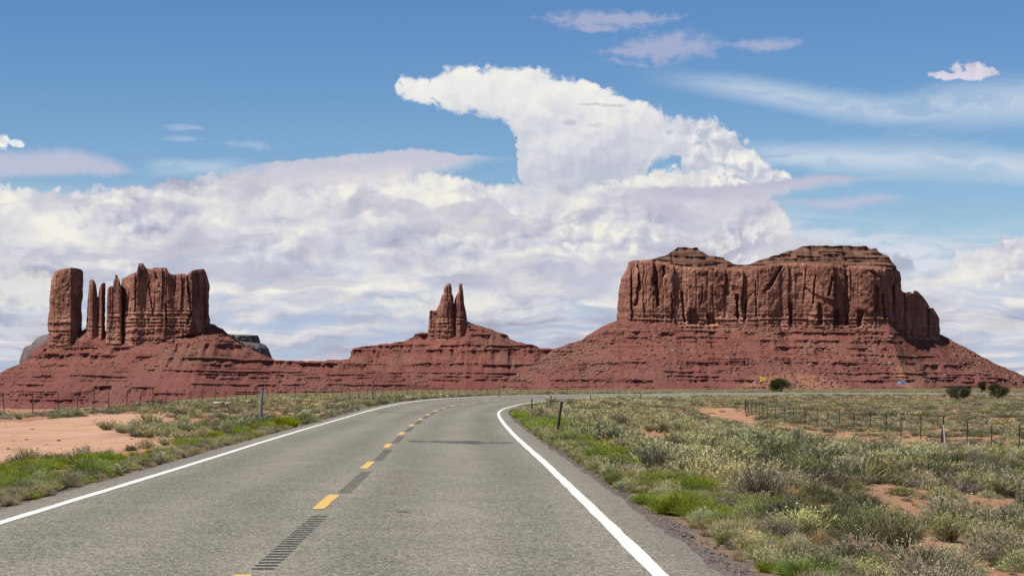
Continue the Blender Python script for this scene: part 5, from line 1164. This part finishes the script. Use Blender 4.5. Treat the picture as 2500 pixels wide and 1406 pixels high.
# single bushes one can pick out
for kind, px_, py_, s_, h_, lab in (('green', 1782, 1302, 0.62, 1.05, 'round bright green clump standing alone beside the gravel edge'), ('green', 1968, 1422, 0.6, 0.9, 'bright green clump cut by the bottom edge of the picture'),
        ('twig', 2050, 1385, 0.80, 0.9, 'large tangled brown twiggy bush at the bottom of the picture'), ('rabbit', 2190, 1352, 0.80, 0.9, 'pale flowering rabbitbrush right of the tangled twiggy bush'),
        ('rabbit', 2125, 1322, 0.72, 0.9, 'pale flowering rabbitbrush just behind the tangled twiggy bush'), ('sage', 2420, 1360, 0.85, 0.85, 'broad sagebrush on bare red soil near the bottom right corner'),
        ('dark', 2105, 1255, 0.72, 0.8, 'dark low bush on an open red patch'), ('dark', 2205, 1312, 0.46, 0.9, 'small dark round bush below the large yucca'), ('rabbit', 1860, 1235, 0.85, 1.0, 'tall pale-topped rabbitbrush with a dark base near the road'),
        ('green', 222, 1165, 0.8, 1.0, 'dark green rounded clump on the left verge'), ('rabbit', 1800, 1135, 1.15, 0.75, 'wide yellow-green bush in the middle of the right-hand scrub')):
    x, y, z = hit(px_, py_); place(kind, 1, 0, x, y, z, s_, h_, 1.0, lab, None)

# --- everything smaller or farther: one mass of scrub for each kind of bush
def gn_scatter(name, pts, rot, sc, pick, srcs, label):
    me = bpy.data.meshes.new(name); me.vertices.add(len(pts)); me.vertices.foreach_set('co', np.asarray(pts, np.float32).ravel())
    for k_, arr, tp in (('r', rot, 'FLOAT'), ('p', pick, 'INT')):
        at = me.attributes.new(k_, tp, 'POINT'); at.data.foreach_set('value', np.asarray(arr, np.float32 if tp == 'FLOAT' else np.int32))
    at = me.attributes.new('s', 'FLOAT_VECTOR', 'POINT'); at.data.foreach_set('vector', np.asarray(sc, np.float32).ravel()); me.update()
    o = bpy.data.objects.new(name, me); COL.objects.link(o); tag(o, label, 'scrub', None, 'stuff')
    g = bpy.data.node_groups.new(name, 'GeometryNodeTree'); g.interface.new_socket('Geometry', in_out='INPUT', socket_type='NodeSocketGeometry'); g.interface.new_socket('Geometry', in_out='OUTPUT', socket_type='NodeSocketGeometry')
    N = g.nodes; L = g.links; gi = N.new('NodeGroupInput'); go = N.new('NodeGroupOutput'); ip = N.new('GeometryNodeInstanceOnPoints'); jn = N.new('GeometryNodeJoinGeometry')
    for so_ in reversed(srcs):
        oi = N.new('GeometryNodeObjectInfo'); oi.inputs['Object'].default_value = so_; oi.inputs['As Instance'].default_value = True; L.new(oi.outputs['Geometry'], jn.inputs[0])
    def na(nm, dt): a = N.new('GeometryNodeInputNamedAttribute'); a.data_type = dt; a.inputs['Name'].default_value = nm; return a.outputs['Attribute']
    cx_ = N.new('ShaderNodeCombineXYZ'); L.new(na('r', 'FLOAT'), cx_.inputs[2]); e2r = N.new('FunctionNodeEulerToRotation'); L.new(cx_.outputs[0], e2r.inputs[0])
    L.new(gi.outputs[0], ip.inputs['Points']); L.new(jn.outputs[0], ip.inputs['Instance']); ip.inputs['Pick Instance'].default_value = True
    L.new(na('p', 'INT'), ip.inputs['Instance Index']); L.new(e2r.outputs[0], ip.inputs['Rotation']); L.new(na('s', 'FLOAT_VECTOR'), ip.inputs['Scale']); L.new(ip.outputs[0], go.inputs[0])
    md = o.modifiers.new('scatter', 'NODES'); md.node_group = g; return o
for kind in WHERE:
    srcs_mid, srcs_low = [], []
    rest = np.where((VK == kind) & ~used)[0]
    for lod, lo, hi in ((1, 0, 105), (2, 105, 1e9)):
        ii = rest[(VY[rest] >= lo) & (VY[rest] < hi)]
        if len(ii) == 0: continue
        srcs = []
        for v in range(3):                              # a bush that stands in the field lends its shape to the rest
            c = ii[VV[ii] == v]
            if len(c) == 0: continue
            j = c[np.argmin(np.abs(VY[c] - (66 if lod == 1 else 112)) + 50 * ~infr[c])]; sd_ = 0 if VO[j] > 0 else 1
            srcs.append(place(kind, v, lod, VX[j], VY[j], VZ[j], VS[j], VH[j], VR[j], where_label(kind, VX[j], VY[j], VS[j], VO[j]), NAMES[kind].replace('_', ' ') + (' right of the road' if sd_ == 0 else ' left of the road'))); used[j] = True
        ii = ii[~used[ii]]
        if len(ii) == 0: continue
        gn_scatter(NAMES[kind] + ('_scrub' if lod == 1 else '_far_scrub'), np.stack([VX[ii], VY[ii], VZ[ii]], 1), VR[ii], np.stack([VS[ii], VS[ii], VS[ii] * VH[ii]], 1), VV[ii] % len(srcs), srcs,
                   {'sage': 'sagebrush', 'grey': 'grey brush', 'dark': 'dark bushes', 'rabbit': 'rabbitbrush', 'green': 'green grass', 'dry': 'dry grass', 'twig': 'dead twigs'}[kind] + (' filling the middle distance' if lod == 1 else ' covering the far plain'))

# ------------------------------------------------------------------ junipers by the far road
def juniper(px, py, Y, w, h, seed, label, lean=0.0, trunk=0.12):
    x = float(wx(px, Y)); z = float(ground([x], [Y])[0]); rg = np.random.default_rng(seed); root = empty('juniper_tree', (x, Y, z)); tag(root, label, 'tree', 'dark junipers beside the far road')
    ps, cl = [], []
    for k in range(7):
        a = rg.uniform(0, 2 * pi); rr = rg.uniform(0.15, 0.36) * w; top = np.array([cos(a) * rr, sin(a) * rr, rg.uniform(0.45, 0.8) * h])
        V, Fc = tube([(0, 0, -0.1), tuple(top * np.array([0.35, 0.35, 0.5])), tuple(top)], [trunk, trunk * 0.7, trunk * 0.3], 6); ps.append((V, Fc)); cl.append(top)
    VV_, FF_ = [], []
    for V, Fc in ps: n0 = len(VV_); VV_ += V; FF_ += [tuple(i + n0 for i in f) for f in Fc]
    mesh_obj('trunk', VV_, FF_, M_WOOD, root)
    B = []
    for k in range(34):                                  # clumps spread through the crown, leaving gaps
        a = rg.uniform(0, 2 * pi); u = rg.uniform(-0.75, 1); r = np.sqrt(max(0, 1 - u * u)) * rg.uniform(0.55, 0.95)
        c = np.array([cos(a) * r * w * 0.42 + lean * (u + 1) * 0.2, sin(a) * r * w * 0.40, h * (0.53 + 0.36 * u)]); n = 170; q = rg.standard_normal((n, 3)); q /= np.linalg.norm(q, axis=1, keepdims=True)
        cr = rg.uniform(0.11, 0.19) * w; p = c + q * cr * rg.uniform(0.35, 1, (n, 1)) * np.array([1, 1, 0.75]); p[:, 2] = np.maximum(p[:, 2], 0.05)
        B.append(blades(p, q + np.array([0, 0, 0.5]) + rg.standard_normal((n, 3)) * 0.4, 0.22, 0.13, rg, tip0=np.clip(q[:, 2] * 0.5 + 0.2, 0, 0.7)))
    V, Fc, a, b, c = join_parts(B); mesh_obj('crown', V, Fc, M_JUN, root, attrs={'tint': a, 'tip': b, 'part': c})
juniper(1905, 958, 478, 6.0, 3.2, 1, 'dark round juniper right of the yellow pennant sign')
juniper(2338, 968, 500, 6.6, 3.3, 2, 'wide ragged juniper in front of the low shelter', 0.6)
juniper(2397, 957, 690, 3.4, 4.0, 3, 'small upright juniper between the two larger ones on the far right')
juniper(2437, 965, 520, 6.2, 4.1, 4, 'large round juniper farthest to the right')
